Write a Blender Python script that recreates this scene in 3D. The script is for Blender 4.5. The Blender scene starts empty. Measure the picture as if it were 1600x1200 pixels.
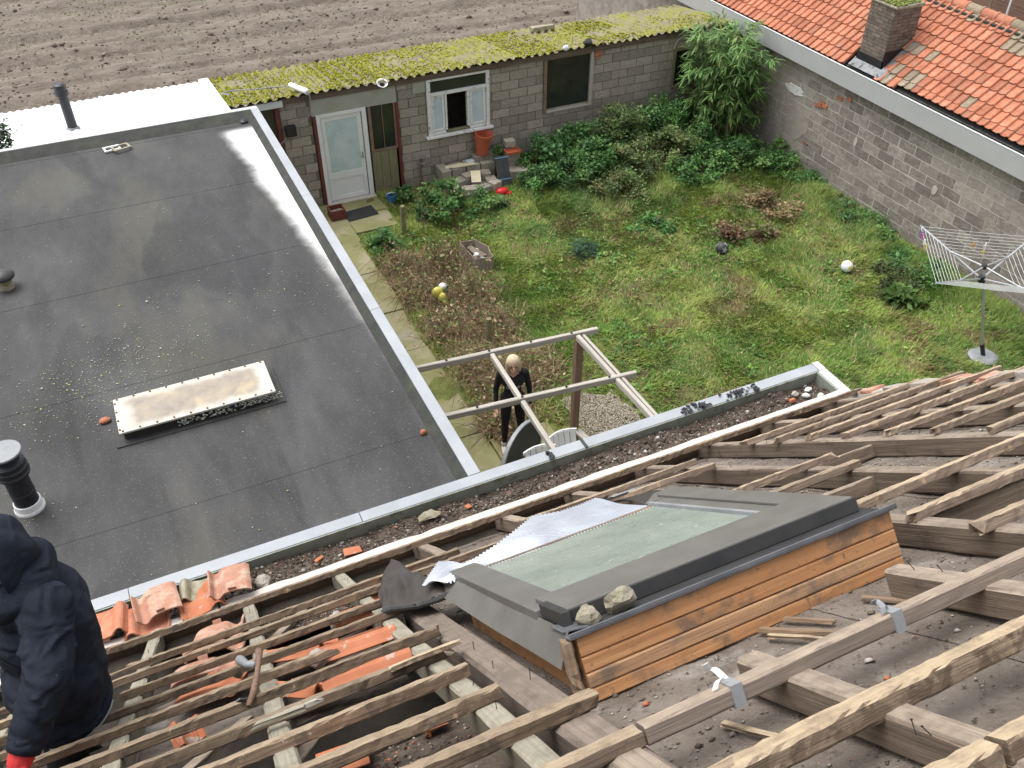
import bpy, bmesh, math, random
import numpy as np
from mathutils import Vector, Matrix, Euler

SC = bpy.context.scene
COL = SC.collection
R = math.radians
rng = np.random.default_rng(7)
random.seed(7)

# ------------------------------------------------------------------ camera, sky, sun, exposure
cam_d = bpy.data.cameras.new('camera')
cam = bpy.data.objects.new('camera', cam_d)
COL.objects.link(cam)
cam.location = (0, 0, 9.0)
cam.rotation_euler = (R(90 - 39.851), 0, R(-24.8855))
cam_d.sensor_width = 36
cam_d.lens = 36 * 1416.85 / 1600
cam_d.clip_start = 0.05
cam_d.clip_end = 2000
SC.camera = cam

SUN_EL, SUN_AZ = 66, 318          # elevation, compass angle of the sun (from +Y, clockwise)
wd = bpy.data.worlds.new('World')
SC.world = wd
wd.use_nodes = True
wn = wd.node_tree
wn.nodes.clear()
sky = wn.nodes.new('ShaderNodeTexSky')
sky.sky_type = 'NISHITA'
sky.sun_disc = False
sky.sun_elevation = R(SUN_EL)
sky.sun_rotation = R(SUN_AZ)
sky.air_density = 1.0
sky.dust_density = 4.0
sky.ozone_density = 0.6
hs = wn.nodes.new('ShaderNodeHueSaturation')   # a covered sky: the blue washed out
hs.inputs['Saturation'].default_value = 0.22
bg = wn.nodes.new('ShaderNodeBackground')
bg.inputs['Strength'].default_value = 0.15
wo = wn.nodes.new('ShaderNodeOutputWorld')
wn.links.new(sky.outputs[0], hs.inputs['Color'])
wn.links.new(hs.outputs[0], bg.inputs['Color'])
wn.links.new(bg.outputs[0], wo.inputs['Surface'])

sl = bpy.data.lights.new('sun', 'SUN')
sl.energy = 0.85
sl.angle = R(45)
sl.color = (1.0, 0.965, 0.92)
so = bpy.data.objects.new('sun', sl)
COL.objects.link(so)
sd = Vector((math.sin(R(SUN_AZ)) * math.cos(R(SUN_EL)), math.cos(R(SUN_AZ)) * math.cos(R(SUN_EL)), math.sin(R(SUN_EL))))
so.rotation_euler = sd.to_track_quat('Z', 'Y').to_euler()
so.location = (0, 0, 30)

SC.view_settings.view_transform = 'Standard'
SC.view_settings.look = 'None'
SC.view_settings.gamma = 1
SC.view_settings.use_curve_mapping = False
SC.view_settings.exposure = 1.05
SC.render.engine = 'CYCLES'
SC.render.resolution_x = 1024
SC.render.resolution_y = 768

# ------------------------------------------------------------------ object helpers
def world(o):
    m = o.matrix_basis.copy()
    if o.parent:
        m = world(o.parent) @ o.matrix_parent_inverse @ m
    return m

def child(o, p):
    if p is not None:
        o.parent = p
        o.matrix_parent_inverse = world(p).inverted()
    return o

def tag(o, label=None, cat=None, group=None, kind=None):
    if label: o['label'] = label
    if cat: o['category'] = cat
    if group: o['group'] = group
    if kind: o['kind'] = kind
    return o

def thing(name, label, cat, loc=(0, 0, 0), group=None):
    o = bpy.data.objects.new(name, None)
    o.empty_display_size = 0.1
    COL.objects.link(o)
    o.location = loc
    return tag(o, label, cat, group)

def inst(name, me, parent=None, M=None, mat=None):
    o = bpy.data.objects.new(name, me)
    COL.objects.link(o)
    if M is not None: o.matrix_basis = M
    child(o, parent)
    if mat is not None and not me.materials: me.materials.append(mat)
    return o

T = lambda x, y, z: Matrix.Translation((x, y, z))
RX = lambda a: Matrix.Rotation(a, 4, 'X')
RY = lambda a: Matrix.Rotation(a, 4, 'Y')
RZ = lambda a: Matrix.Rotation(a, 4, 'Z')
def SCL(x, y, z): return Matrix.Diagonal((x, y, z, 1))

class MB:
    def __init__(s): s.v, s.f = [], []
    def add(s, vs, fs):
        b = len(s.v)
        s.v += [tuple(p) for p in vs]
        s.f += [tuple(i + b for i in f) for f in fs]
        return s
    def bx(s, x0, x1, y0, y1, z0, z1, M=None, jit=0):
        vs = [Vector((x, y, z)) for x in (x0, x1) for y in (y0, y1) for z in (z0, z1)]
        if jit: vs = [p + Vector([random.uniform(-jit, jit) for _ in range(3)]) for p in vs]
        if M is not None: vs = [M @ p for p in vs]
        return s.add(vs, [(0, 1, 3, 2), (4, 6, 7, 5), (0, 4, 5, 1), (2, 3, 7, 6), (0, 2, 6, 4), (1, 5, 7, 3)])
    def box(s, c, d, M=None, jit=0):
        Q = T(*c) if M is None else T(*c) @ M
        return s.bx(-d[0]/2, d[0]/2, -d[1]/2, d[1]/2, -d[2]/2, d[2]/2, Q, jit)
    def tube(s, pts, rad, n=8, caps=True, jit=0):
        pts = [Vector(p) for p in pts]
        if not hasattr(rad, '__len__'): rad = [rad] * len(pts)
        vs, fs = [], []
        prev = None
        for i, p in enumerate(pts):
            d = (pts[min(i + 1, len(pts) - 1)] - pts[max(i - 1, 0)])
            if d.length < 1e-9: d = Vector((0, 0, 1))
            d.normalize()
            if prev is None:
                a = d.cross(Vector((0, 0, 1)))
                if a.length < 0.1: a = d.cross(Vector((0, 1, 0)))
            else:
                a = prev - d * prev.dot(d)
            a.normalize(); prev = a
            b = d.cross(a)
            for k in range(n):
                t = 2 * math.pi * k / n
                r = rad[i] * (1 + (random.uniform(-jit, jit) if jit else 0))
                vs.append(p + a * math.cos(t) * r + b * math.sin(t) * r)
        for i in range(len(pts) - 1):
            for k in range(n):
                k2 = (k + 1) % n
                fs.append((i*n + k, i*n + k2, (i+1)*n + k2, (i+1)*n + k))
        if caps:
            fs.append(tuple(range(n - 1, -1, -1)))
            fs.append(tuple(range((len(pts) - 1) * n, len(pts) * n)))
        return s.add(vs, fs)
    def lathe(s, prof, n=24, c=(0, 0, 0), M=None):
        vs, fs = [], []
        for r, z in prof:
            for k in range(n):
                t = 2 * math.pi * k / n
                vs.append(Vector((r * math.cos(t), r * math.sin(t), z)))
        Q = T(*c) if M is None else T(*c) @ M
        vs = [Q @ p for p in vs]
        for i in range(len(prof) - 1):
            for k in range(n):
                k2 = (k + 1) % n
                fs.append((i*n + k, i*n + k2, (i+1)*n + k2, (i+1)*n + k))
        return s.add(vs, fs)
    def sph(s, c, r, n=12, m=8, M=None):
        pr = [(max(1e-4, math.sin(math.pi * i / m)), -math.cos(math.pi * i / m)) for i in range(m + 1)]
        Q = (Matrix() if M is None else M) @ SCL(*(r if hasattr(r, '__len__') else (r, r, r)))
        return s.lathe(pr, n, c, Q)
    def grid(s, fn, nu, nv):
        vs = [fn(i / nu, j / nv) for j in range(nv + 1) for i in range(nu + 1)]
        fs = [(j*(nu+1) + i, j*(nu+1) + i + 1, (j+1)*(nu+1) + i + 1, (j+1)*(nu+1) + i) for j in range(nv) for i in range(nu)]
        return s.add(vs, fs)
    def mesh(s, name='m', smooth=False):
        me = bpy.data.meshes.new(name)
        me.from_pydata([tuple(p) for p in s.v], [], s.f)
        me.update()
        if smooth:
            me.polygons.foreach_set('use_smooth', [True] * len(me.polygons))
        return me
    def obj(s, name, mat, parent=None, M=None, smooth=False, bevel=0, thick=0, split=None):
        me = s.mesh(name, smooth)
        me.materials.append(mat)
        o = inst(name, me, parent, M)
        if thick:
            m = o.modifiers.new('solid', 'SOLIDIFY'); m.thickness = thick; m.offset = -1
        if bevel:
            m = o.modifiers.new('bevel', 'BEVEL'); m.width = bevel; m.segments = 2; m.limit_method = 'ANGLE'; m.angle_limit = R(40)
        return o

def fast_mesh(name, V, F, col=None, smooth=False):
    """V (n,3), F (m,k) all same k; col (n,3) point colours"""
    me = bpy.data.meshes.new(name)
    n, (m, k) = len(V), F.shape
    me.vertices.add(n)
    me.vertices.foreach_set('co', np.ascontiguousarray(V, dtype=np.float32).ravel())
    me.loops.add(m * k)
    me.loops.foreach_set('vertex_index', np.ascontiguousarray(F, dtype=np.int32).ravel())
    me.polygons.add(m)
    me.polygons.foreach_set('loop_start', np.arange(0, m * k, k, dtype=np.int32))
    me.polygons.foreach_set('loop_total', np.full(m, k, dtype=np.int32))
    if smooth: me.polygons.foreach_set('use_smooth', np.ones(m, dtype=bool))
    me.update(calc_edges=True)
    if col is not None:
        a = me.color_attributes.new('Col', 'FLOAT_COLOR', 'POINT')
        c4 = np.ones((n, 4), dtype=np.float32); c4[:, :3] = col
        a.data.foreach_set('color', c4.ravel())
    return me

def vnoise(x, y, seed=0):
    xi, yi = np.floor(x), np.floor(y)
    fx, fy = x - xi, y - yi
    fx = fx * fx * (3 - 2 * fx); fy = fy * fy * (3 - 2 * fy)
    def h(a, b):
        t = np.sin(a * 127.1 + b * 311.7 + seed * 74.7) * 43758.5453
        return t - np.floor(t)
    return (h(xi, yi) * (1 - fx) + h(xi + 1, yi) * fx) * (1 - fy) + (h(xi, yi + 1) * (1 - fx) + h(xi + 1, yi + 1) * fx) * fy

def fbm(x, y, seed=0, o=4):
    x = np.asarray(x, float); y = np.asarray(y, float)
    t, a, s = 0, 0.5, 0
    for i in range(o):
        t = t + a * vnoise(x * 2**i, y * 2**i, seed + i); s += a; a *= .5
    return t / s

# ------------------------------------------------------------------ materials
def ramp(nt, cols, fac):
    r = nt.nodes.new('ShaderNodeValToRGB')
    n = len(cols)
    el = r.color_ramp.elements
    for i, c in enumerate(cols):
        p, c = c if len(c) == 2 else (0.28 + 0.44 * i / max(1, n - 1), c)
        if i < 2: e = el[i]; e.position = p
        else: e = el.new(p)
        e.color = (*c, 1)
    nt.links.new(fac, r.inputs[0])
    return r.outputs[0]

def mixc(nt, a, b, fac, mode='MIX'):
    m = nt.nodes.new('ShaderNodeMix'); m.data_type = 'RGBA'; m.blend_type = mode
    for sock, val in ((m.inputs[6], a), (m.inputs[7], b), (m.inputs[0], fac)):
        if hasattr(val, 'links'): nt.links.new(val, sock)
        elif isinstance(val, (tuple, list)): sock.default_value = (*val, 1)
        else: sock.default_value = val
    return m.outputs[2]

def noise(nt, vec, scale, detail=5, rough=.6, dist=0):
    n = nt.nodes.new('ShaderNodeTexNoise')
    n.inputs['Scale'].default_value = scale
    n.inputs['Detail'].default_value = detail
    n.inputs['Roughness'].default_value = rough
    n.inputs['Distortion'].default_value = dist
    nt.links.new(vec, n.inputs['Vector'])
    return n.outputs[0]

def mathn(nt, op, a, b=0.0, c=None):
    m = nt.nodes.new('ShaderNodeMath'); m.operation = op
    for i, v in enumerate((a, b) if c is None else (a, b, c)):
        if hasattr(v, 'links'): nt.links.new(v, m.inputs[i])
        else: m.inputs[i].default_value = v
    return m.outputs[0]

def sstep(nt, v, a, b):
    m = nt.nodes.new('ShaderNodeMapRange'); m.interpolation_type = 'SMOOTHSTEP'
    m.inputs['From Min'].default_value = a; m.inputs['From Max'].default_value = b
    nt.links.new(v, m.inputs['Value'])
    return m.outputs[0]

def coords(nt, mode='obj', stretch=(1, 1, 1), rnd=True):
    if mode == 'world':
        g = nt.nodes.new('ShaderNodeNewGeometry'); v = g.outputs['Position']
    else:
        g = nt.nodes.new('ShaderNodeTexCoord'); v = g.outputs['Object']
    mp = nt.nodes.new('ShaderNodeMapping')
    mp.inputs['Scale'].default_value = stretch
    nt.links.new(v, mp.inputs[0])
    v = mp.outputs[0]
    if mode == 'obj' and rnd:
        oi = nt.nodes.new('ShaderNodeObjectInfo')
        m = mathn(nt, 'MULTIPLY', oi.outputs['Random'], 57.0)
        a = nt.nodes.new('ShaderNodeVectorMath'); a.operation = 'ADD'
        nt.links.new(v, a.inputs[0]); nt.links.new(m, a.inputs[1])
        v = a.outputs[0]
    return v

def newmat(name, rough=.8, metal=0, spec=.4):
    m = bpy.data.materials.new(name); m.use_nodes = True
    nt = m.node_tree
    b = nt.nodes['Principled BSDF']
    b.inputs['Roughness'].default_value = rough
    b.inputs['Metallic'].default_value = metal
    b.inputs['Specular IOR Level'].default_value = spec
    return m, nt, b

def bumpit(nt, b, h, strength=.3, dist=.02):
    bp = nt.nodes.new('ShaderNodeBump')
    bp.inputs['Strength'].default_value = strength
    bp.inputs['Distance'].default_value = dist
    nt.links.new(h, bp.inputs['Height'])
    nt.links.new(bp.outputs[0], b.inputs['Normal'])

def pbr(name, cols, scale=6, rough=.8, bump=.3, bscale=None, dist=.01, rnd=0.0, mode='obj', stretch=(1, 1, 1), metal=0, spec=.35,
        island=0.0, layers=(), bdetail=6, detail=6, top=None):
    """noise coloured surface; layers = [(colour, scale, lo, hi, amount)] stains with a shape of their own"""
    m, nt, b = newmat(name, rough, metal, spec)
    v = coords(nt, mode, stretch)
    c = ramp(nt, cols, noise(nt, v, scale, detail))
    vi = coords(nt, mode) if top or any(len(l_) > 5 for l_ in layers) else v
    for k, l_ in enumerate(layers):
        lc, ls, lo, hi, am = l_[:5]
        o = nt.nodes.new('ShaderNodeVectorMath'); o.operation = 'ADD'
        o.inputs[1].default_value = (13.7 * (k + 1), 5.1, 8.8)
        nt.links.new(vi if len(l_) > 5 else v, o.inputs[0])
        f = mathn(nt, 'MULTIPLY', sstep(nt, noise(nt, o.outputs[0], ls, 6, .65), lo, hi), am)
        c = mixc(nt, c, lc, f)
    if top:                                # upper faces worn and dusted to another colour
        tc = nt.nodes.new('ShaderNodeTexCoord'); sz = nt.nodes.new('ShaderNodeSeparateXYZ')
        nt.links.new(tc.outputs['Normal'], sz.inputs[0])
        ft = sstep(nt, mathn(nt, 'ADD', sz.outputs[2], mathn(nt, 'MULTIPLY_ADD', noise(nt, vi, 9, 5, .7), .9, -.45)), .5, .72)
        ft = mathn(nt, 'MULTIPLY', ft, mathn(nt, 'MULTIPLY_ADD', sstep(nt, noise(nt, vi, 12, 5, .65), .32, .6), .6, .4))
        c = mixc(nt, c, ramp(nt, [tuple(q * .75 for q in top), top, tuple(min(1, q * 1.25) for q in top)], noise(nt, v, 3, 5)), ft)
    if rnd or island:
        if island:
            g = nt.nodes.new('ShaderNodeNewGeometry'); rv = g.outputs['Random Per Island']; amt = island
        else:
            g = nt.nodes.new('ShaderNodeObjectInfo'); rv = g.outputs['Random']; amt = rnd
        h = nt.nodes.new('ShaderNodeHueSaturation')
        nt.links.new(mathn(nt, 'MULTIPLY_ADD', rv, amt, 1 - amt / 2), h.inputs['Value'])
        nt.links.new(c, h.inputs['Color']); c = h.outputs[0]
    nt.links.new(c, b.inputs['Base Color'])
    if bump:
        bumpit(nt, b, noise(nt, v, bscale or scale * 5, bdetail, .65), bump, dist)
    return m

def attrmat(name, rough=.65, spec=.25, trans=0.0):
    m, nt, b = newmat(name, rough, 0, spec)
    a = nt.nodes.new('ShaderNodeAttribute'); a.attribute_name = 'Col'
    nt.links.new(a.outputs['Color'], b.inputs['Base Color'])
    if trans:
        t = nt.nodes.new('ShaderNodeBsdfTranslucent')
        nt.links.new(a.outputs['Color'], t.inputs['Color'])
        mx = nt.nodes.new('ShaderNodeMixShader'); mx.inputs[0].default_value = trans
        out = nt.nodes['Material Output']
        nt.links.new(b.outputs[0], mx.inputs[1]); nt.links.new(t.outputs[0], mx.inputs[2])
        nt.links.new(mx.outputs[0], out.inputs[0])
    return m

M = {}
M['felt'] = None
M['trim'] = pbr('trim_metal', [(.26, .28, .30), (.34, .36, .385)], 2.5, .42, .05, 30, .004, layers=[((.30, .31, .28), 5, .58, .8, .5), ((.12, .12, .11), 30, .70, .78, .6)])
M['trimgreen'] = pbr('trim_inner', [(.19, .215, .175), (.30, .325, .285)], 4, .6, .15, 25, layers=[((.07, .08, .05), 9, .5, .7, .7)])
M['trimwhite'] = pbr('trim_white', [(.50, .52, .52), (.60, .61, .60)], 4, .45, .03)
M['upstand'] = pbr('felt_upstand', [(.025, .027, .024), (.05, .052, .047)], 7, .85, .5, 60, layers=[((.065, .075, .038), 4, .5, .75, .6)], mode='world')
M['block'] = pbr('concrete_block', [(.235, .205, .165), (.32, .285, .235), (.385, .345, .29)], 7, .95, .8, 60, .012, rnd=.42,
                 layers=[((.42, .39, .345), 3, .56, .75, .55), ((.13, .12, .10), 5, .60, .78, .5)])
M['block_dark'] = pbr('old_block', [(.165, .143, .122), (.245, .216, .188), (.30, .268, .235)], 6, .95, .8, 55, .012, rnd=.5,
                      layers=[((.37, .335, .29), 2.2, .45, .68, .75), ((.07, .065, .06), 12, .64, .8, .6)])
M['mortar_grey'] = pbr('mortar_grey', [(.11, .10, .085), (.19, .175, .15)], 8, .95, .5, 60)
M['mortar_light'] = pbr('mortar_light', [(.40, .37, .325), (.52, .485, .43)], 9, .95, .6, 60)
M['block_smear'] = pbr('smeared_block', [(.25, .22, .19), (.34, .305, .265), (.40, .365, .32)], 5, .95, .8, 50, .012, rnd=.25, layers=[((.17, .15, .13), 9, .58, .72, .5), ((.43, .395, .35), 3, .5, .68, .6)])
M['render'] = pbr('smeared_render', [(.30, .265, .23), (.40, .36, .315)], 5, .95, .8, 45, .015, mode='world', layers=[((.16, .14, .12), 7, .58, .75, .6)])
M['whitepaint'] = pbr('flaking_white_paint', [(.62, .62, .60), (.74, .74, .72)], 9, .6, .3, 60, layers=[((.16, .13, .10), 16, .60, .64, .85)])
M['pvc'] = pbr('white_plastic', [(.66, .67, .67), (.74, .745, .745)], 3, .35, .02, layers=[((.45, .44, .40), 6, .6, .8, .4)])
M['redwood'] = pbr('red_painted_wood', [(.10, .025, .022), (.16, .045, .035)], 8, .6, .3, 50, layers=[((.30, .24, .2), 14, .64, .7, .6)])
M['dark'] = pbr('dark_void', [(.012, .011, .010), (.02, .018, .016)], 5, .95, 0)
M['black'] = pbr('black_plastic', [(.012, .012, .013), (.025, .025, .027)], 10, .45, .1)
M['blackpipe'] = pbr('black_pipe', [(.016, .017, .02), (.028, .030, .036)], 8, .38, .05)
M['greyplastic'] = pbr('grey_plastic', [(.20, .21, .22), (.28, .29, .30)], 6, .45, .05)
M['tile'] = pbr('orange_clay', [(.32, .10, .052), (.40, .148, .082), (.45, .20, .125)], 9, .8, .35, 70, .006, rnd=.5,
                layers=[((.30, .20, .15), 7, .50, .70, .65), ((.18, .15, .06), 5, .60, .76, .55), ((.13, .075, .055), 16, .60, .72, .5)])
M['tile_old'] = pbr('weathered_clay', [(.34, .155, .10), (.43, .24, .17)], 11, .85, .5, 60, .008, rnd=.25,
                    layers=[((.50, .36, .27), 8, .46, .64, .85), ((.10, .075, .06), 9, .60, .74, .75)])
M['tile_under'] = pbr('bright_clay', [(.37, .12, .055), (.45, .17, .085)], 8, .75, .3, 70, .006, rnd=.15,
                      layers=[((.42, .36, .32), 10, .58, .65, .85), ((.12, .07, .05), 7, .56, .74, .7)])
M['tile_grey'] = pbr('lichened_clay', [(.20, .16, .11), (.30, .24, .17)], 9, .9, .5, 60, rnd=.3, layers=[((.42, .39, .33), 14, .58, .7, .7)])
M['soil'] = pbr('dirt', [(.035, .026, .02), (.09, .068, .052), (.14, .11, .09)], 9, .95, 1, 40, .02, mode='world')
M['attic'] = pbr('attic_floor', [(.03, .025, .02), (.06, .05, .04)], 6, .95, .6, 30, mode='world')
M['lead'] = pbr('lead_flashing', [(.12, .125, .13), (.26, .27, .28)], 7, .6, .3, 20, metal=.2, layers=[((.03, .03, .03), 9, .55, .62, .8)])
M['moss'] = attrmat('moss_tufts', .95, .1)
M['leaf'] = attrmat('leaves', .55, .3, .25)
M['grass'] = attrmat('grass_blades', .6, .25, .25)
M['stick'] = pbr('dry_stalk', [(.10, .065, .04), (.20, .14, .09)], 20, .85, .2, island=.5)
M['debris'] = attrmat('rubble_bits', .9, .2)
def wood(name, cols, layers=(), rnd=.35, rough=.85, bump=.8, st=(1.0, 30, 30), scale=1.8, top=None):
    return pbr(name, cols, scale, rough, bump, 4, .006, rnd=rnd, stretch=st, layers=layers, detail=8, top=top)
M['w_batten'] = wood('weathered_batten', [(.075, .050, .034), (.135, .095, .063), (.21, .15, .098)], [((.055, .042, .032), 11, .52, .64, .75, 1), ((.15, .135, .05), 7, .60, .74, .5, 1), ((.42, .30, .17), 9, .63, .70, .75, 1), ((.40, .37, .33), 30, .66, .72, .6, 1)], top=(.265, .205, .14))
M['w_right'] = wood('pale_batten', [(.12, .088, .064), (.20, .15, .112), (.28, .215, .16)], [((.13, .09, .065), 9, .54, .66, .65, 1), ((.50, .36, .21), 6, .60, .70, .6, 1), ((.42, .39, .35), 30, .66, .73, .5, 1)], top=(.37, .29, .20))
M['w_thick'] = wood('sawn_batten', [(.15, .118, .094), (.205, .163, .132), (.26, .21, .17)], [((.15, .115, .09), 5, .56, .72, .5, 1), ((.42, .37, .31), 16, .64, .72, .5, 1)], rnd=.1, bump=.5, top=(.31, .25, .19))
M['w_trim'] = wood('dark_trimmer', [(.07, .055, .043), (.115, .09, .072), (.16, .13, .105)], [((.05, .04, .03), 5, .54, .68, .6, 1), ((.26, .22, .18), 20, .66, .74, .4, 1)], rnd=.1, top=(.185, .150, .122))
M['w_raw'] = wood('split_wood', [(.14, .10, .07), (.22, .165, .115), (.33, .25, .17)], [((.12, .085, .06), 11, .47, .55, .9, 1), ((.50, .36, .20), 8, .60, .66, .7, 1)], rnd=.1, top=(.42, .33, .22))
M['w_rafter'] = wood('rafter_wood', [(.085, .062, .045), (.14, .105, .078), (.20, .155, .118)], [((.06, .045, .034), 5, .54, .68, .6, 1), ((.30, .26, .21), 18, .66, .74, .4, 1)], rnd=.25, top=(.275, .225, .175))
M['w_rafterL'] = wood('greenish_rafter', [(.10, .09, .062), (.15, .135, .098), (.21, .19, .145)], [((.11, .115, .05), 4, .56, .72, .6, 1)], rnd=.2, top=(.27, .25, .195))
M['w_pine'] = wood('varnished_pine', [(.30, .14, .06), (.41, .205, .09), (.49, .275, .13)], [((.14, .10, .075), 4, .50, .66, .85, 1), ((.10, .07, .05), 30, .60, .68, .65, 1), ((.12, .05, .03), 13, .68, .72, .85, 1), ((.30, .20, .13), 22, .60, .70, .5, 1)], rnd=.15, rough=.6, bump=.35, st=(.8, 22, 22))
M['w_dirty'] = wood('dirty_pine', [(.12, .085, .06), (.20, .145, .10), (.30, .19, .11)], [((.07, .055, .04), 1.4, .5, .7, .7)], rnd=.1)
M['w_grey'] = wood('grey_timber', [(.28, .255, .22), (.40, .37, .325), (.47, .44, .39)], [((.16, .14, .12), 1.5, .6, .75, .6)], rnd=.15)
M['w_post'] = wood('brown_post', [(.12, .072, .05), (.185, .115, .082), (.25, .165, .12)], [], rnd=.1)
M['w_white'] = wood('bleached_board', [(.42, .37, .32), (.55, .50, .45), (.62, .58, .53)], [((.22, .17, .12), 1.6, .56, .7, .7)], rnd=.1)
M['lining'] = pbr('dusty_lining', [(.115, .092, .074), (.175, .145, .12), (.235, .20, .17)], 3.5, .95, 1, 38, .02, mode='world',
                  layers=[((.36, .335, .30), 2.4, .54, .70, .65), ((.095, .078, .062), 14, .56, .66, .75), ((.40, .37, .33), 40, .64, .72, .6)])
M['wmetal'] = pbr('grey_brown_sheet', [(.125, .122, .110), (.17, .166, .152)], 5, .5, .06, 40, metal=.2, layers=[((.26, .25, .23), 12, .66, .8, .4)])
M['wrail'] = pbr('blue_grey_rail', [(.10, .105, .115), (.17, .175, .19)], 7, .5, .15, 50, metal=.3, layers=[((.30, .28, .25), 18, .62, .75, .6)])
M['wdark'] = pbr('dark_sheet', [(.035, .036, .037), (.06, .06, .06)], 5, .5, .08, metal=.2)

# ------------------------------------------------------------------ special surface materials
def felt_mat():
    m, nt, b = newmat('roof_felt', .8, 0, .35)
    v0 = coords(nt, 'world'); v = coords(nt, 'world', (1.5, .5, 1))
    c = ramp(nt, [(.027, .0265, .026), (.043, .0425, .043), (.062, .0615, .062)], noise(nt, v, 1.1, 7, .66))
    c = mixc(nt, c, (.062, .062, .042), mathn(nt, 'MULTIPLY', sstep(nt, noise(nt, v, .55, 4), .50, .70), .6))
    c = mixc(nt, c, (.020, .020, .022), mathn(nt, 'MULTIPLY', sstep(nt, noise(nt, v, .8, 5, .5, .6), .54, .62), .6))
    c = mixc(nt, c, (.095, .095, .098), mathn(nt, 'MULTIPLY', sstep(nt, noise(nt, v, .42, 5, .6, .4), .52, .74), .5))
    v = v0
    fine = noise(nt, v, 75, 3, .6)
    c = mixc(nt, c, (.22, .22, .21), mathn(nt, 'MULTIPLY', sstep(nt, fine, .60, .74), .6))
    # white sky glare off standing water, painted into the felt along the right upstand
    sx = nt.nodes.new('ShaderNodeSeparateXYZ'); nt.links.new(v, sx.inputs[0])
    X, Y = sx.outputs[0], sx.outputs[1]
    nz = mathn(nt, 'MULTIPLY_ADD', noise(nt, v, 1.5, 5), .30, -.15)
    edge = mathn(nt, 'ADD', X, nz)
    far = mathn(nt, 'MULTIPLY_ADD', Y, .085, -.62)            # painted glare widens towards the far end
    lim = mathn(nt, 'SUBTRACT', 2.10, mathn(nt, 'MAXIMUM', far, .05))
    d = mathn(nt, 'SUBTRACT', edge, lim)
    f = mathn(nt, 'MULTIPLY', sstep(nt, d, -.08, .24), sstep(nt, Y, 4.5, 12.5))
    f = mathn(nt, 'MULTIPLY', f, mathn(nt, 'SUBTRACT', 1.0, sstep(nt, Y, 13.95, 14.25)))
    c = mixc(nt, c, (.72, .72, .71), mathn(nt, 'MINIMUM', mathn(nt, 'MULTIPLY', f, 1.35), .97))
    nt.links.new(c, b.inputs['Base Color'])
    rr = mathn(nt, 'MULTIPLY_ADD', noise(nt, v, .7, 4), .5, .48)
    nt.links.new(rr, b.inputs['Roughness'])
    bumpit(nt, b, fine, .35, .006)
    return m
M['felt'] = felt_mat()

def ground_mat():
    m, nt, b = newmat('garden_soil', .95, 0, .2)
    v = coords(nt, 'world')
    c = ramp(nt, [(.09, .08, .035), (.14, .16, .045), (.20, .21, .07)], noise(nt, v, 6, 8, .75))
    c = mixc(nt, c, (.085, .06, .04), sstep(nt, noise(nt, v, .5, 6, .6), .50, .68))
    nt.links.new(c, b.inputs['Base Color'])
    bumpit(nt, b, noise(nt, v, 18, 6, .7), .8, .05)
    return m
M['ground'] = ground_mat()
M['field'] = pbr('ploughed_soil', [(.125, .102, .081), (.178, .148, .121), (.23, .194, .162)], 1.6, .95, 1, 14, .05, mode='world', stretch=(.6, 1.6, 1),
                 layers=[((.15, .18, .06), .9, .64, .76, .7), ((.10, .07, .052), 4, .56, .72, .6)], bdetail=8)
M['path'] = pbr('mossy_concrete', [(.15, .155, .06), (.22, .21, .10), (.32, .285, .21)], 1.3, .95, .6, 30, .01, mode='world',
                layers=[((.30, .275, .23), 1.1, .56, .72, .7), ((.06, .065, .025), 3, .58, .74, .6)])
M['gravel'] = attrmat('gravel', .9, .2)

# ------------------------------------------------------------------ ground
g = MB()
g.grid(lambda a, b: (-400 + 800 * a, -400 + 800 * b, -.06), 4, 4)
tag(g.obj('ground', M['field']), kind='structure')

g = MB()
NX, NY = 90, 100
xs = np.linspace(1.0, 16, NX + 1); ys = np.linspace(4.0, 18.9, NY + 1)
gx, gy = np.meshgrid(xs, ys)
gz = (fbm(gx * .9, gy * .9, 3) - .5) * .12 + (fbm(gx * 4, gy * 4, 9) - .5) * .05
def lawn_z(x, y):
    return (fbm(np.asarray(x) * .9, np.asarray(y) * .9, 3) - .5) * .12 + (fbm(np.asarray(x) * 4, np.asarray(y) * 4, 9) - .5) * .05 + .01
V = np.stack([gx, gy, gz + .01], -1).reshape(-1, 3)
ii, jj = np.meshgrid(np.arange(NX), np.arange(NY))
a = (jj * (NX + 1) + ii).ravel()
F = np.stack([a, a + 1, a + NX + 2, a + NX + 1], -1)
o = inst('garden_ground', fast_mesh('garden_ground', V, F, smooth=True), mat=M['ground'])
tag(o, kind='structure')

# ploughed field: ruts and furrows are relief
def field_h(x, y):
    yy = y + .035 * x
    h = (fbm(x * 1.3, yy * 2.2, 21, 5) - .5) * .07 + (fbm(x * 6, yy * 6, 5, 3) - .5) * .05
    h += .030 * np.sin(yy * 2 * np.pi / .58 + 1.5 * fbm(x * .3, yy * .3, 2))
    for y0, dp, w in ((20.6, .07, .10), (22.6, .13, .20), (24.4, .13, .2), (25.4, .08, .12), (27.3, .15, .24), (29.2, .14, .22), (31.5, .10, .2), (33.2, .14, .25), (36, .14, .25), (38, .14, .25)):
        e = np.exp(-((yy - y0 - .15 * (fbm(x * .2, x * 0 + y0, 4) - .5)) / w) ** 2)
        tread = .55 + .45 * np.sign(np.sin(2 * np.pi * (x * 3.2 + (yy - y0) * 2.2))) * (dp > .1)
        h -= 1.15 * dp * e * tread
        h += .55 * dp * np.exp(-((yy - y0 - 1.9 * w) / (w * .8)) ** 2)
    return h
NX, NY = 420, 330
xs = np.linspace(-5, 24, NX + 1); ys = 18.75 + (np.linspace(0, 1, NY + 1) ** 1.25) * 24
gx, gy = np.meshgrid(xs, ys)
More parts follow.
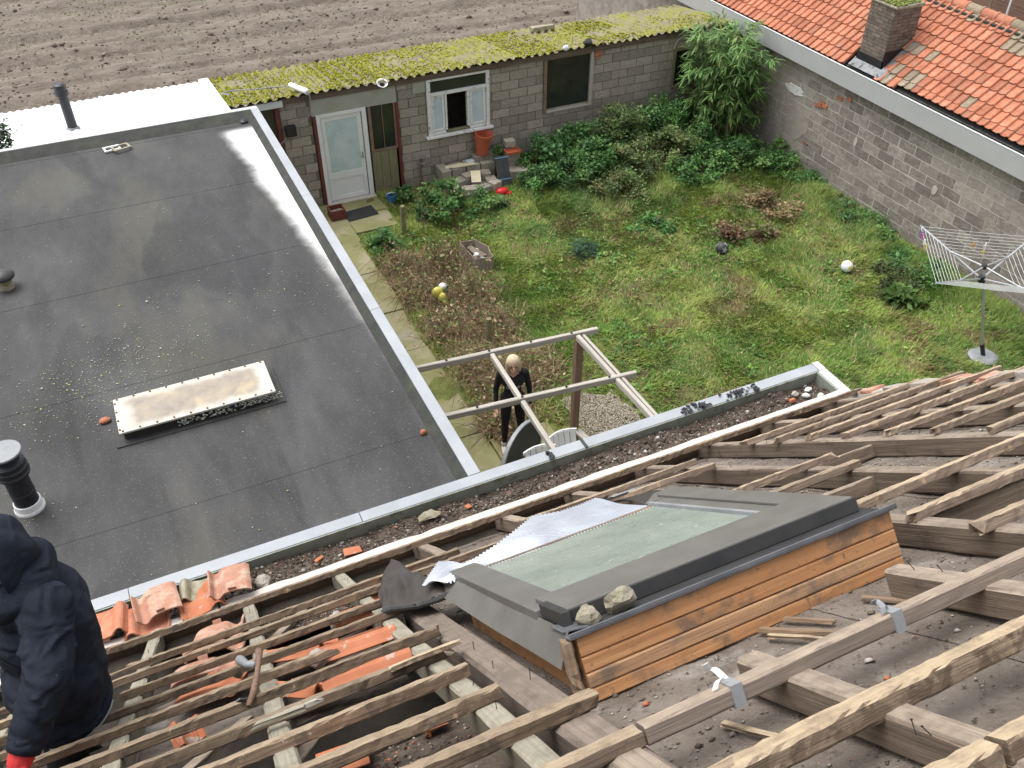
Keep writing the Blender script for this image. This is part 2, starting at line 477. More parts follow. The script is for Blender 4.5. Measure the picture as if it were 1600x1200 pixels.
V = np.stack([gx, gy, field_h(gx, gy) + .02], -1).reshape(-1, 3)
ii, jj = np.meshgrid(np.arange(NX), np.arange(NY))
a = (jj * (NX + 1) + ii).ravel()
F = np.stack([a, a + 1, a + NX + 2, a + NX + 1], -1)
o = inst('field', fast_mesh('field', V, F), mat=M['field'])
tag(o, kind='structure')

def lumps(n, P, S, C, seed=1, flat=.7):
    """n little 6-corner clods at P (n,3), sizes S, colours C -> V,F,col"""
    r = np.random.default_rng(seed)
    base = np.array([[1, 0, 0], [0, 1, 0], [-1, 0, 0], [0, -1, 0], [0, 0, 1], [0, 0, -.5]], float)
    fc = np.array([[0, 1, 4], [1, 2, 4], [2, 3, 4], [3, 0, 4], [1, 0, 5], [2, 1, 5], [3, 2, 5], [0, 3, 5]])
    b = base[None] * r.uniform(.55, 1.3, (n, 6, 1))
    th = r.uniform(0, 6.28, n); c, s = np.cos(th), np.sin(th)
    x = b[:, :, 0] * c[:, None] - b[:, :, 1] * s[:, None]
    y = b[:, :, 0] * s[:, None] + b[:, :, 1] * c[:, None]
    V = np.stack([x, y * r.uniform(.5, 1, (n, 1)), b[:, :, 2] * flat], -1) * S[:, None, None] + P[:, None, :]
    F = (fc[None] + (np.arange(n) * 6)[:, None, None]).reshape(-1, 3)
    return V.reshape(-1, 3), F, np.repeat(C, 6, 0)

n = 9000
px = rng.uniform(-4, 22, n); py = 18.8 + rng.uniform(0, 1, n) ** 1.4 * 17
P = np.stack([px, py, field_h(px, py) + .03], -1)
S = rng.uniform(.015, .05, n) * (1 + (rng.random(n) < .04) * 1.5)
C = np.array([.19, .15, .118]) * rng.uniform(.6, 1.3, (n, 1))
V, F, cc = lumps(n, P, S, C)
tag(inst('field_clods', fast_mesh('field_clods', V, F, cc), mat=M['debris']), 'brown earth clods strewn over the ploughed field', 'clods', kind='stuff')

# stubble straws and weed tufts in the field
def blades(P, L, W, C, lean, seed=0, curl=.35, spread=None):
    """triangular blades, 5 verts 3 tris each"""
    r = np.random.default_rng(seed); n = len(P)
    th = r.uniform(0, 2 * np.pi, n) if spread is None else spread
    d = np.stack([np.cos(th), np.sin(th), np.zeros(n)], -1)
    s = np.stack([-np.sin(th + r.uniform(-.6, .6, n)), np.cos(th), np.zeros(n)], -1)
    up = np.array([0, 0, 1.])
    le = lean[:, None]
    dirn = d * np.sin(le) + up * np.cos(le)
    dir2 = d * np.sin(le + curl) + up * np.cos(le + curl)
    m = P + dirn * (L * .55)[:, None]; t = m + dir2 * (L * .45)[:, None]
    w = (W / 2)[:, None]
    V = np.stack([P - s * w, P + s * w, m - s * w * .8, m + s * w * .8, t], 1)
    F = np.array([[0, 1, 3], [0, 3, 2], [2, 3, 4]])[None] + (np.arange(n) * 5)[:, None, None]
    return V.reshape(-1, 3), F.reshape(-1, 3), np.repeat(C, 5, 0)

n = 1500
px = rng.uniform(-4, 20, n); py = 18.9 + rng.uniform(0, 1, n) * 14
P = np.stack([px, py, field_h(px, py) + .03], -1)
V, F, cc = blades(P, rng.uniform(.05, .22, n), np.full(n, .012), np.array([.42, .34, .22]) * rng.uniform(.5, 1.1, (n, 1)), rng.uniform(.7, 1.5, n), 3)
n2 = 16000
px = rng.uniform(-4, 20, n2); py = 19.5 + rng.uniform(0, 1, n2) * 18
k = fbm(px * .45, (py + .035 * px) * 1.1, 77) > .62
px, py = px[k], py[k]; n2 = len(px)
P = np.stack([px, py, field_h(px, py) + .02], -1)
V2, F2, c2 = blades(P, rng.uniform(.05, .13, n2), np.full(n2, .02), np.array([.14, .19, .05]) * rng.uniform(.6, 1.4, (n2, 1)), rng.uniform(.2, 1.2, n2), 4)
tag(inst('field_weeds', fast_mesh('field_weeds', np.vstack([V, V2]), np.vstack([F, F2 + len(V)]), np.vstack([cc, c2])), mat=M['grass']),
    'straw stubble and thin green weeds in the ploughed field', 'weeds', kind='stuff')

# path beside the extension and the yard before the shed door: poured slabs
pth = bpy.data.objects.new('path', None); COL.objects.link(pth); tag(pth, kind='structure')
yy = 4.9
slabs = []
while yy < 16.4:
    l = random.uniform(1.1, 1.6)
    y1 = min(yy + l, 16.45)
    slabs.append((2.1, 3.68 + random.uniform(-.03, .03), yy, y1 - .012)); yy = y1
slabs += [(3.70, 4.55, 15.1, 15.75), (3.70, 4.75, 15.77, 16.45), (3.7, 4.62, 7.5, 8.75), (3.7, 4.6, 6.4, 7.48)]
for (x0, x1, y0, y1) in slabs:
    b = MB(); b.bx(x0, x1, y0, y1, -.05, .045 + random.uniform(-.008, .008), jit=.006)
    b.obj('slab', M['path'], pth, bevel=.008)

# gravel heap under the pergola
n = 11000
px = rng.uniform(5.0, 5.9, n); py = rng.uniform(7.3, 9.1, n)
ed = np.maximum(np.abs(px - 5.45) / .45, np.abs(py - 8.2) / .9) + (fbm(px * 3, py * 3, 55) - .5) * .45
k = ed < .92
px, py = px[k], py[k]; n = len(px); r_ = ed[k]
P = np.stack([px, py, .05 + .05 * (1 - r_ ** 2) + rng.uniform(0, .02, n)], -1)
C = np.array([.40, .355, .28]) * rng.uniform(.6, 1.3, (n, 1))
V, F, cc = lumps(n, P, rng.uniform(.008, .018, n), C, 8)
tag(inst('gravel', fast_mesh('gravel', V, F, cc), mat=M['gravel']), 'patch of pale gravel on the lawn behind the brown pergola post', 'gravel', kind='stuff')

# ------------------------------------------------------------------ flat roofed extension
EX, EYN, EYF, ZT = 2.23, 5.49, 14.71, 3.0
ext = thing('flat_roof_extension', 'long extension with grey felt flat roof and pale metal edge trim', 'extension', (-2, 10, 0))
b = MB(); b.bx(-7, 2.12, 5.36, 14.6, 0, 2.80); b.obj('wall', M['block'], ext)
yy = 5.36; k = 0
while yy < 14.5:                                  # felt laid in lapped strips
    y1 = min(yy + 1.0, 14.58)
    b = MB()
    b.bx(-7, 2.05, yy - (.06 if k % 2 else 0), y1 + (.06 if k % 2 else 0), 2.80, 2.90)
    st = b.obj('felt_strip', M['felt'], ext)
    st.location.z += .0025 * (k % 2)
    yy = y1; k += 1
# upstands (sloped felt fillet) and metal trims
def prism(name, mat, parent, prof, axis, a0, a1, bevel=0):
    b = MB()
    n = len(prof)
    vs = [(a0, p[0], p[1]) if axis == 'x' else (p[0], a0, p[1]) for p in prof] + [(a1, p[0], p[1]) if axis == 'x' else (p[0], a1, p[1]) for p in prof]
    fs = [(i, (i + 1) % n, (i + 1) % n + n, i + n) for i in range(n)] + [tuple(range(n - 1, -1, -1)), tuple(range(n, 2 * n))]
    b.add(vs, fs)
    me = b.mesh(name); bm = bmesh.new(); bm.from_mesh(me); bmesh.ops.recalc_face_normals(bm, faces=bm.faces); bm.to_mesh(me); bm.free()
    me.materials.append(mat)
    o = inst(name, me, parent)
    if bevel:
        m = o.modifiers.new('bevel', 'BEVEL'); m.width = bevel; m.segments = 2
    return o
prism('upstand', M['upstand'], ext, [(2.015, 2.905), (2.11, 2.99), (2.11, 2.8), (2.015, 2.8)], 'y', 5.5, 14.58)
prism('upstand', M['upstand'], ext, [(14.40, 2.905), (14.62, 2.995), (14.62, 2.8), (14.40, 2.8)], 'x', -7, 2.11)
for y0, y1 in ((5.492, 8.4), (8.404, 11.4), (11.404, 14.66)):
    prism('edge_trim', M['trim'], ext, [(2.105, 2.96), (2.105, 3.0), (2.225, 3.004), (2.23, 2.82), (2.215, 2.82), (2.2, 2.95)], 'y', y0, y1, .004)
prism('edge_trim', M['trimwhite'], ext, [(14.615, 2.97), (14.62, 3.006), (14.69, 3.012), (14.70, 2.82), (14.68, 2.82)], 'x', -7, 2.215, .006)
b = MB(); b.tube([(1.93, 14.38, 2.91), (1.93, 14.38, 2.935)], .055, 14); b.tube([(1.93, 14.38, 2.93), (1.93, 14.38, 2.955)], [.07, .03], 14)
b.obj('roof_drain', M['black'], ext)

# lichen specks on the felt
n = 26000
px = rng.uniform(-2.2, 2.0, n); py = rng.uniform(5.6, 14.2, n)
w = np.exp(-((px + .75) / .75) ** 2 - ((py - 8.9 - .35 * px) / .55) ** 2) * .85 + .008 + .07 * np.exp(-((py - 9.0 - .3 * px) / .8) ** 2) + .25 * np.exp(-((px + 1.55) / .3) ** 2 - ((py - 6.85) / .3) ** 2)
w *= np.where(fbm(px * 2.5, py * 2.5, 41) > .42, 1, .25)
k = rng.random(n) < w * 1.0
px, py = px[k], py[k]; n = len(px)
P = np.stack([px, py, np.full(n, 2.909)], -1)
C = np.where(rng.random((n, 1)) < .55, np.array([[.50, .52, .46]]), np.array([[.42, .45, .16]])) * rng.uniform(.6, 1.1, (n, 1))
V, F, cc = lumps(n, P, rng.uniform(.0035, .0115, n) * (1 + .8 * (rng.random(n) < .06)), C, 5, .10)
tag(inst('lichen', fast_mesh('lichen', V, F, cc), mat=M['debris']), 'pale lichen specks scattered over the grey felt flat roof', 'lichen', kind='stuff')

# ------------------------------------------------------------------ the house and its stripped roof
SL = R(42.017)
RM = T(0, 4.92, 3.10) @ RX(-SL)                  # roof frame: x along the eave, -y up the slope, z out of the roof
def RP(u, v, n=0): return RM @ Vector((u, -v, n))
house = thing('house', 'house with its tiles stripped off, bare rafters and battens', 'house', (2, 2, 0))
b = MB(); b.bx(-7, 6.06, -6, 4.90, 0, 2.86); b.obj('wall', M['block'], house)
# gable wall rising along the verge
gp = [(4.92, 2.87), (4.92, 3.02), (-1.4, 8.70), (-1.4, 2.87)]
prism('gable_wall', M['mortar_light'], house, gp, 'x', 5.93, 6.14)
b = MB()                                          # attic floor far below the rafters
b.bx(-7, 5.92, -6, 4.88, 2.87, 2.93); b.obj('attic_floor', M['attic'], house)
b = MB(); b.bx(-7, 5.92, -1.60, -1.50, 2.94, 8.4); b.obj('attic_wall', M['attic'], house)
b = MB(); b.bx(-7.2, -7.0, -6, 4.88, 2.87, 8.4); b.obj('attic_wall', M['attic'], house)

def timber(L, w, h, seed, rough=.004, rag=(0, 0), seg=.10, chew=0.0):
    """timber along x (centred), w across y, h high in z, top at z=0"""
    r = np.random.default_rng(seed)
    N = max(2, int(L / seg))
    ch = min(w, h) * .12
    prof = [(-w/2 + ch, 0), (w/2 - ch, 0), (w/2, -ch), (w/2, -h + ch), (w/2 - ch, -h), (-w/2 + ch, -h), (-w/2, -h + ch), (-w/2, -ch)]
    n = 8
    vs = []
    bow = r.uniform(-1, 1, 2) * rough * 1.2
    ph = r.uniform(0, 6.28, 8)
    for i in range(N + 1):
        t = i / N
        x = (t - .5) * L
        c = math.sin(math.pi * t)
        for k, (y, z) in enumerate(prof):
            j = r.normal(0, rough * .45, 2)
            s = rough * .8 * math.sin(x * 3.1 + ph[k])
            cz = 0
            if chew and k in (0, 1, 2, 7):
                nz = .6 * math.sin(x * 5.1 + ph[k]) + .5 * math.sin(x * 13.7 + ph[k] * 3) + .5 * math.sin(x * 31 + ph[k] * 7) + r.normal(0, .25)
                cz = -.65 * chew * max(0, nz - .15)
            xx = x
            if i == 0: xx -= rag[0] * r.uniform(-.3, 1)
            if i == N: xx += rag[1] * r.uniform(-.3, 1)
            vs.append((xx, y + j[0] + s + bow[0] * c, z + j[1] * .7 + bow[1] * c + cz))
    fs = []
    for i in range(N):
        for k in range(n):
            k2 = (k + 1) % n
            fs.append((i*n + k, (i+1)*n + k, (i+1)*n + k2, i*n + k2))
    fs.append(tuple(range(n)))
    fs.append(tuple(N*n + k for k in range(n - 1, -1, -1)))
    m = MB(); m.add(vs, fs)
    return m

seed = [100]
def batten(u0, u1, v, mat, w=.05, h=.045, rag=(.0, .0), rough=.004, chew=0, n=0, skew=0, name='batten', dv=0):
    seed[0] += 1
    Mx = RM @ T((u0 + u1) / 2, -v, n) @ RZ(skew)
    return timber(u1 - u0, w, h, seed[0], rough, rag, .035 if chew and name == 'batten' else .08, chew).obj(name, mat, house, Mx)
def rafter(u, v0, v1, mat, w=.092, h=.13, n=-.047, name='rafter', lean=0):
    seed[0] += 1
    Mx = RM @ T(u, -(v0 + v1) / 2, n) @ RZ(math.pi / 2 + lean)
    return timber(v1 - v0, w, h, seed[0], .003, (.0, .0), .15).obj(name, mat, house, Mx)

for u, mt, a, e in ((-2.95, 'w_rafterL', -.05, 7.2), (-2.23, 'w_rafterL', -.05, 7.2), (-1.52, 'w_rafterL', -.05, 7.2), (-.755, 'w_rafterL', -.02, 7.2), (-.045, 'w_rafterL', -.05, 7.2),
                    (.675, 'w_rafterL', -.05, 7.2), (1.385, 'w_rafter', -.05, 2.35), (2.14, 'w_rafter', -.05, 2.35), (2.81, 'w_rafter', .0, 7.2),
                    (3.555, 'w_rafter', -.05, 7.2), (4.255, 'w_rafter', -.08, 7.2), (4.98, 'w_rafter', -.05, 7.2), (5.72, 'w_rafter', -.05, 7.2)):
    rafter(u, a, e, M[mt])
rafter(1.475, 4.86, 7.2, M['w_rafter'], h=.115)                          # cut rafter above the window
rafter(2.30, 4.66, 7.2, M['w_rafter'], h=.115)
rafter(.86, 2.2, 5.85, M['w_trim'], w=.15, h=.19, n=-.06, name='trimmer')  # heavy trimmer beside the window
rafter(.865, 5.0, 7.2, M['w_rafter'], w=.10)
# struts seen in the dark bays
for (u0, v0, u1, v1, n) in ((.02, 1.25, .36, .45, -.16), (3.15, 1.75, 3.19, 2.35, -.20), (2.83, 1.7, 2.80, 2.4, -.2), (-.62, 3.6, -.18, 2.9, -.14), (-1.2, .2, -1.2, 1.3, -.17), (-.32, 4.3, .1, 3.45, -.17)):
    a_, b_ = RM @ Vector((u0, -v0, n)), RM @ Vector((u1, -v1, n))
    L = (b_ - a_).length
    ang = math.atan2(-(v1 - v0), u1 - u0)
    seed[0] += 1
    timber(L, .07, .03, seed[0], .003).obj('strut', M['w_rafter'], house, RM @ T((u0 + u1) / 2, -(v0 + v1) / 2, n) @ RZ(ang))
# a board across the bay right of the middle, the purlin-like plank and trimmers between rafters
for (u0, u1, v, n, mt, h) in ((3.60, 4.21, 2.35, -.085, 'w_rafter', .09), (2.85, 3.51, 3.15, -.085, 'w_rafter', .09), (3.6, 5.9, 3.2, -.20, 'w_rafter', .05), (2.85, 3.5, 4.25, -.06, 'w_rafter', .12)):
    batten(u0, u1, v, M[mt], .05, h, n=n, name='noggin', skew=R(random.uniform(-2, 2)))

B_, RT = M['w_batten'], M['w_right']
batten(-6.5, 6.0, .20, B_, .055, .05, rough=.005, chew=0.0050)
batten(-.82, 1.40, 1.18, B_, rag=(.06, .05), chew=0.0042, skew=R(.6))
batten(2.02, 3.62, .95, M['w_right'], .05, .045, chew=0.0042)
batten(-.97, 1.9, 1.52, B_, rag=(.05, 0), chew=0.0050, skew=R(1.4))
batten(2.5, 3.48, 1.40, M['w_right'], rag=(0, .06), skew=R(-2.2))
batten(-.80, .78, 1.99, B_, rag=(.03, .05), chew=0.0050)
batten(-6.5, -1.25, 1.99, B_, rag=(.03, .05), chew=0.0050)
batten(-6.5, -1.3, 1.55, B_, rag=(.03, .05), chew=0.0050)
batten(-6.5, -1.3, 1.15, B_, rag=(.03, .05), chew=0.0050)
batten(-6.5, .93, 2.37, B_, rag=(.05, .05), chew=0.0059)
batten(-6.5, .26, 2.76, B_, rag=(.05, .08), chew=0.0059)
batten(-6.5, .76, 3.13, B_, .055, .05, rag=(.05, .05), chew=0.0059)
batten(-6.5, .69, 3.53, B_, .055, .05, rag=(.05, .12), chew=0.0076)
batten(-6.5, .73, 3.90, B_, .06, .052, rag=(.05, .0), chew=0.0042)
batten(-6.5, .74, 4.30, B_, .06, .052, rag=(.05, .0), chew=0.0059)
batten(-6.5, .94, 4.72, B_, .062, .055, rag=(.05, .02), chew=0.0050)
batten(-6.5, .915, 5.12, M['w_right'], .062, .055, rag=(.05, .01), chew=0.0034)
batten(.93, 6.05, 5.12, M['w_thick'], .062, .06, rag=(.0, .0), rough=.002)
batten(.75, 6.05, 5.54, M['w_raw'], .07, .065, rag=(.06, .0), rough=.004, chew=0.004)
batten(-6.5, 1.41, 5.95, M['w_raw'], .065, .06, rag=(.0, .0), rough=.004, chew=0.004)
batten(1.43, 6.05, 5.95, M['w_raw'], .065, .06, rough=.004, chew=0.003)
batten(-6.5, 1.0, 5.54, B_, .06, .055, chew=0.0050)
for v in (6.38, 6.8): batten(-6.5, 6.05, v, RT, .06, .055)
for u0, u1, v, sk in ((4.13, 6.10, .90, 1.2), (4.2, 6.22, 1.27, 1.0), (4.26, 6.28, 1.64, .9), (4.27, 6.3, 2.05, .8), (4.28, 6.2, 2.46, .8), (4.28, 6.2, 2.90, .6), (4.26, 6.2, 3.38, .3)):
    batten(u0, u1, v, RT, .052, .048, rag=(.05, .04), skew=R(sk), chew=0.0025)
batten(2.62, 3.72, 2.56, RT, .03, .045, rag=(0, .12), skew=R(1.0), chew=0.0042)
batten(2.62, 3.58, 2.98, RT, .055, .05, rag=(0, .02), skew=R(.6))
batten(2.66, 6.15, 3.80, RT, .055, .05, rag=(0, .04), skew=R(.4), chew=0.0025)
batten(2.79, 6.15, 4.26, RT, .055, .052, rag=(.06, .04), skew=R(.3), chew=0.0025)
batten(2.75, 6.15, 4.70, RT, .058, .052, rag=(.07, .04), chew=0.0017)
# splintered end bits
for (u0, u1, v, mt, sk) in ((-.95, -.72, 1.34, 'w_batten', 18), (.5, .76, 3.57, 'w_raw', 3), (.02, .12, 3.62, 'w_grey', 4), (-.12, .03, 3.64, 'w_rafterL', -2)):
    batten(u0, u1, v, M[mt], .035, .02, rag=(.05, .06), n=.012, skew=R(sk), name='splinter')

# eave: bleached tilting board, fascia and box gutter
def slatv(u0, u1, y0, y1, z0, z1, mat, name, jit=0):
    b = MB()
    N = int((u1 - u0) / .12)
    r = np.random.default_rng(int(abs(u0 * 77 + y0 * 1000)))
    for i in range(N + 1):
        x = u0 + (u1 - u0) * i / N
        dz, dy = r.normal(0, jit), r.normal(0, jit)
        b.v += [(x, y0 + dy, z1 + dz), (x, y1 + dy, z0 + dz * .5), (x, y1 + dy, z0 - .02), (x, y0 + dy, z1 - .03)]
    for i in range(N):
        for k in range(4):
            k2 = (k + 1) % 4
            b.f.append((4*i + k, 4*i + k2, 4*i + 4 + k2, 4*i + 4 + k))
    b.f += [(0, 3, 2, 1), (4*N, 4*N+1, 4*N+2, 4*N+3)]
    return b.obj(name, mat, house)
slatv(-.25, 6.05, 4.885, 4.99, 3.045, 3.075, M['w_white'], 'tilting_board', .004)
slatv(-6.5, -.27, 4.885, 4.99, 3.045, 3.075, M['w_white'], 'tilting_board', .004)
b = MB(); b.bx(-7, 5.92, 4.90, 4.935, 2.87, 3.02); b.obj('eave_plate', M['w_dirty'], house)

gut = thing('box_gutter', 'long box gutter along the eave filled with dirt', 'gutter', (0, 5.2, 2.7))
b = MB(); b.bx(-7, 6.12, 4.94, 5.48, 2.70, 2.74); b.obj('gutter_floor', M['upstand'], gut)
def trimbar(x0, x1, name='gutter_trim'):
    return prism(name, M['trim'], gut, [(5.365, 2.99), (5.365, 3.002), (5.482, 3.006), (5.488, 2.72), (5.47, 2.72), (5.455, 2.975)], 'x', x0, x1, .003)
for x0, x1 in ((-7, -.9), (-.896, 1.05), (1.056, 3.26), (3.285, 5.0), (5.004, 6.045)): trimbar(x0, x1)
b = MB(); b.bx(3.258, 3.288, 5.36, 5.49, 2.85, 3.012); b.obj('joint_cover', M['wdark'], gut)
b = MB(); b.bx(-7, 6.03, 5.352, 5.37, 2.74, 2.995); b.obj('inner_cheek', M['trimgreen'], gut)
prism('end_trim', M['trimwhite'], gut, [(6.03, 2.99), (6.03, 3.004), (6.125, 3.008), (6.13, 2.72), (6.115, 2.72)], 'y', 4.93, 5.355, .003)
b = MB(); b.bx(6.05, 6.128, 5.357, 5.488, 2.72, 3.0105); b.obj('corner_cap', M['trimwhite'], gut)
b = MB(); b.bx(6.012, 6.03, 4.95, 5.35, 2.74, 2.99); b.obj('inner_cheek', M['trimgreen'], gut)
# torn bitumen strips on the gutter rim
r = np.random.default_rng(5)
for (x, w) in ((4.43, .10), (4.55, .05), (4.62, .07), (4.95, .16), (5.10, .18), (5.26, .06), (2.9, .03)):
    b = MB()
    for k in range(14):
        cx = x + r.normal(0, w * .35); cy = 5.40 + r.uniform(-.045, .06)
        b.box((cx, cy, 3.008 + .0015 * k), (r.uniform(.012, .045), r.uniform(.01, .04), .004), RZ(r.uniform(0, 3)), .004)
    b.obj('bitumen_patch', M['black'], gut)
# dirt bed and rubble in the gutter
NX = 300
xs = np.linspace(-6.9, 6.0, NX + 1); vv = np.linspace(0, 1, 13)
gx, gv = np.meshgrid(xs, vv)
gy = 4.945 + gv * .405
gz = 2.865 + (fbm(gx * 2.2, gy * 6, 12) - .3) * .10 + (fbm(gx * 9, gy * 14, 13) - .5) * .05 + .07 * (1 - gv) ** 1.5
V = np.stack([gx, gy, gz], -1).reshape(-1, 3)
ii, jj = np.meshgrid(np.arange(NX), np.arange(12)); a = (jj * (NX + 1) + ii).ravel()
o = inst('gutter_dirt', fast_mesh('gutter_dirt', V, np.stack([a, a + 1, a + NX + 2, a + NX + 1], -1), smooth=True), gut, mat=M['soil']); o['kind'] = 'stuff'
n = 7500
px = rng.uniform(-1.3, 6.0, n); py = 4.96 + rng.random(n) * .38
gv = (py - 4.945) / .405
pz = 2.865 + (fbm(px * 2.2, py * 6, 12) - .3) * .10 + (fbm(px * 9, py * 14, 13) - .5) * .05 + .07 * (1 - gv) ** 1.5 + .004
kind = rng.random(n)
C = np.where(kind[:, None] < .62, np.array([[.07, .052, .04]]), np.where(kind[:, None] < .85, np.array([[.20, .165, .13]]), np.where(kind[:, None] < .98, np.array([[.36, .34, .31]]), np.array([[.30, .12, .07]]))))
C = C * rng.uniform(.5, 1.35, (n, 1))
V, F, cc = lumps(n, np.stack([px, py, pz], -1), rng.uniform(.004, .014, n) * (1 + 1.6 * (rng.random(n) < .08)), C, 6, .6)
o = inst('gutter_rubble', fast_mesh('gutter_rubble', V, F, cc), gut, mat=M['debris']); o['kind'] = 'stuff'

# ------------------------------------------------------------------ lining between the rafters
def lining(u0, u1, v0, v1, n, amp=.02, mat='lining', holes=None):
    NU, NV = max(4, int((u1 - u0) / .06)), max(4, int((v1 - v0) / .06))
    us = np.linspace(u0, u1, NU + 1); vs = np.linspace(v0, v1, NV + 1)
    gu, gv = np.meshgrid(us, vs)
    gn = n + (fbm(gu * 2.5, gv * 2.5, 31) - .5) * amp * 2 + (fbm(gu * 9, gv * 9, 32) - .5) * amp * .8
    e = .03 if u0 < .7 else 0
    gu = gu + (fbm(gv * 6, gu * 0 + 3, 8) - .5) * e; gv2 = gv + (fbm(gu * 6, gv * 0 + 5, 9) - .5) * e
    V = np.stack([gu, -gv2, gn], -1).reshape(-1, 3)
    ii, jj = np.meshgrid(np.arange(NU), np.arange(NV)); a = (jj * (NU + 1) + ii).ravel()
    me = fast_mesh('lining', V, np.stack([a, a + NU + 1, a + NU + 2, a + 1], -1), smooth=True)
    return inst('lining', me, house, RM, M[mat])
rf = [.72, 1.43, 2.10, 2.77, 3.51, 4.21, 4.94, 5.68, 5.94]
for i in range(len(rf) - 1):
    u0, u1 = rf[i], rf[i + 1]
    lining(u0 - .03, u1 + .03, .04, 7.0, -.185 - .004 * (i % 2))
lining(-.72, -.06, 1.75, 2.95, -.20, .02)
lining(-1.48, -.78, 2.1, 3.0, -.22, .02)
lining(.0, .64, .06, 1.0, -.21, .03, 'soil')
lining(.03, .64, 3.98, 4.75, -.17, .03, 'soil')
lining(.05, .83, 4.8, 5.5, -.20, .03, 'soil')
lining(.02, .62, 1.5, 3.0, -.24, .03, 'soil')
lining(-.70, -.08, .02, .32, -.19, .02, 'soil')
# crumbs on the lining
n = 15000
pu = rng.uniform(.75, 5.9, n); pv = rng.uniform(.1, 6.6, n)
pn = -.185 + (fbm(pu * 2.5, pv * 2.5, 31) - .5) * .04 + (fbm(pu * 9, pv * 9, 32) - .5) * .016 + .004
kind = rng.random(n)[:, None]
C = np.where(kind < .58, np.array([[.10, .08, .062]]), np.where(kind < .88, np.array([[.24, .205, .17]]), np.where(kind < .965, np.array([[.42, .39, .35]]), np.array([[.40, .13, .06]])))) * rng.uniform(.6, 1.3, (n, 1))
V, F, cc = lumps(n, np.stack([pu, -pv, pn], -1), rng.uniform(.003, .009, n) * (1 + 1.6 * (rng.random(n) < .06)), C, 14, .5)
o = inst('crumbs', fast_mesh('crumbs', V, F, cc), house, RM, M['debris']); o['kind'] = 'stuff'
n = 2600
pu = rng.uniform(.0, .66, n); pv = np.where(rng.random(n) < .5, rng.uniform(.1, .95, n), rng.uniform(4.0, 5.45, n))
kind = rng.random(n)[:, None]
C = np.where(kind < .7, np.array([[.085, .06, .045]]), np.where(kind < .9, np.array([[.28, .24, .20]]), np.array([[.40, .12, .06]]))) * rng.uniform(.6, 1.3, (n, 1))
V, F, cc = lumps(n, np.stack([pu, -pv, np.where(pv < 1, -.2, -.175) + rng.uniform(-.01, .02, n)], -1), rng.uniform(.004, .014, n), C, 15, .6)
o = inst('crumbs', fast_mesh('crumbs', V, F, cc), house, RM, M['debris']); o['kind'] = 'stuff'
# mortar and brick ends along the verge (top of the gable)
r = np.random.default_rng(11)
v = -.05
while v < 7.0:
    l = r.uniform(.10, .2)
    b = MB(); b.box((0, 0, 0), (.19, l * .92, .05 + r.uniform(0, .02)), RZ(r.uniform(-.08, .08)), .012)
    mt = M['tile_old'] if r.random() < .3 else (M['render'] if r.random() < .6 else M['block'])
    b.obj('verge_brick', mt, house, RM @ T(6.035, -v - l / 2, -.055 + r.uniform(-.02, .012)), bevel=.006)
    v += l
# nails left standing in rafters and trimmer
b = MB()
for (u, v) in ((-.05, .62), (-.755, .75), (.675, .7), (3.53, .9), (3.54, 1.6), (3.55, 2.45), (4.22, 1.1), (2.30, 4.78), (2.32, 4.9), (.84, 3.6), (.82, 3.95), (.88, 4.25), (.93, 4.3), (.70, 4.05), (.69, 4.4), (1.42, 5.75), (1.40, 5.72)):
    p = Vector((u, -v, -.05)); q = p + Vector((random.uniform(-.012, .012), random.uniform(-.02, .02), random.uniform(.025, .045)))
    b.tube([p, q], .0018, 5); b.tube([q, q + Vector((0, 0, .002))], .004, 6)
b.obj('nails', M['black'], house, RM)['kind'] = 'stuff'

# ------------------------------------------------------------------ roof window lying in the stripped roof
def glass_mat():
    m, nt, b = newmat('dirty_glass', .16, 0, .5)
    v = coords(nt, 'obj', rnd=False)
    c = ramp(nt, [(.19, .225, .195), (.22, .255, .222), (.26, .295, .255)], noise(nt, v, 2.2, 4, .5, .3))
    c = mixc(nt, c, (.42, .45, .41), mathn(nt, 'MULTIPLY', sstep(nt, noise(nt, v, 26, 3, .5), .66, .72), .7))
    c = mixc(nt, c, (.35, .37, .33), mathn(nt, 'MULTIPLY', sstep(nt, noise(nt, v, 7, 5, .65), .5, .8), .35))
    c = mixc(nt, c, (.10, .11, .09), mathn(nt, 'MULTIPLY', sstep(nt, noise(nt, v, 55, 2, .5), .72, .76), .8))
    nt.links.new(c, b.inputs['Base Color'])
    nt.links.new(mathn(nt, 'MULTIPLY_ADD', noise(nt, v, 9, 5), .5, .05), b.inputs['Roughness'])
    return m
M['glass'] = glass_mat()
M['w_pine2'] = wood('dirty_pine_band', [(.24, .145, .085), (.34, .20, .11), (.44, .255, .12)], [((.15, .11, .08), 5, .48, .62, .85, 1)], rnd=.1, rough=.7, bump=.6)
M['foil'] = pbr('ribbed_foil', [(.58, .63, .72), (.74, .78, .85)], 5, .34, .5, 14, .012, metal=.6, spec=.6)
M['foildark'] = pbr('foil_back', [(.035, .03, .028), (.06, .052, .048)], 6, .5, .2, 20)
rw = thing('roof_window', 'large grey framed roof window with dirty green glass in the stripped roof', 'roof window', RP(1.8, 3.6, -.16))
def wb(name, mat, u0, u1, v0, v1, n0, n1, bevel=.004, parent=rw):
    b = MB(); b.bx(u0, u1, -v1, -v0, n0, n1)
    return b.obj(name, M[mat], parent, RM, bevel=bevel)
for i, (n0, n1, mt, dv) in enumerate(((-.185, -.130, 'w_pine', 0), (-.128, -.072, 'w_pine2', .003), (-.070, -.008, 'w_pine', -.002), (-.006, .074, 'w_pine', 0))):
    seed[0] += 1
    tb = timber(1.52, .05, n1 - n0, seed[0], .0012, (0, .0), .1)
    tb.obj('box_board', M[mt], rw, RM @ T(1.82, -4.355 - dv, n1))
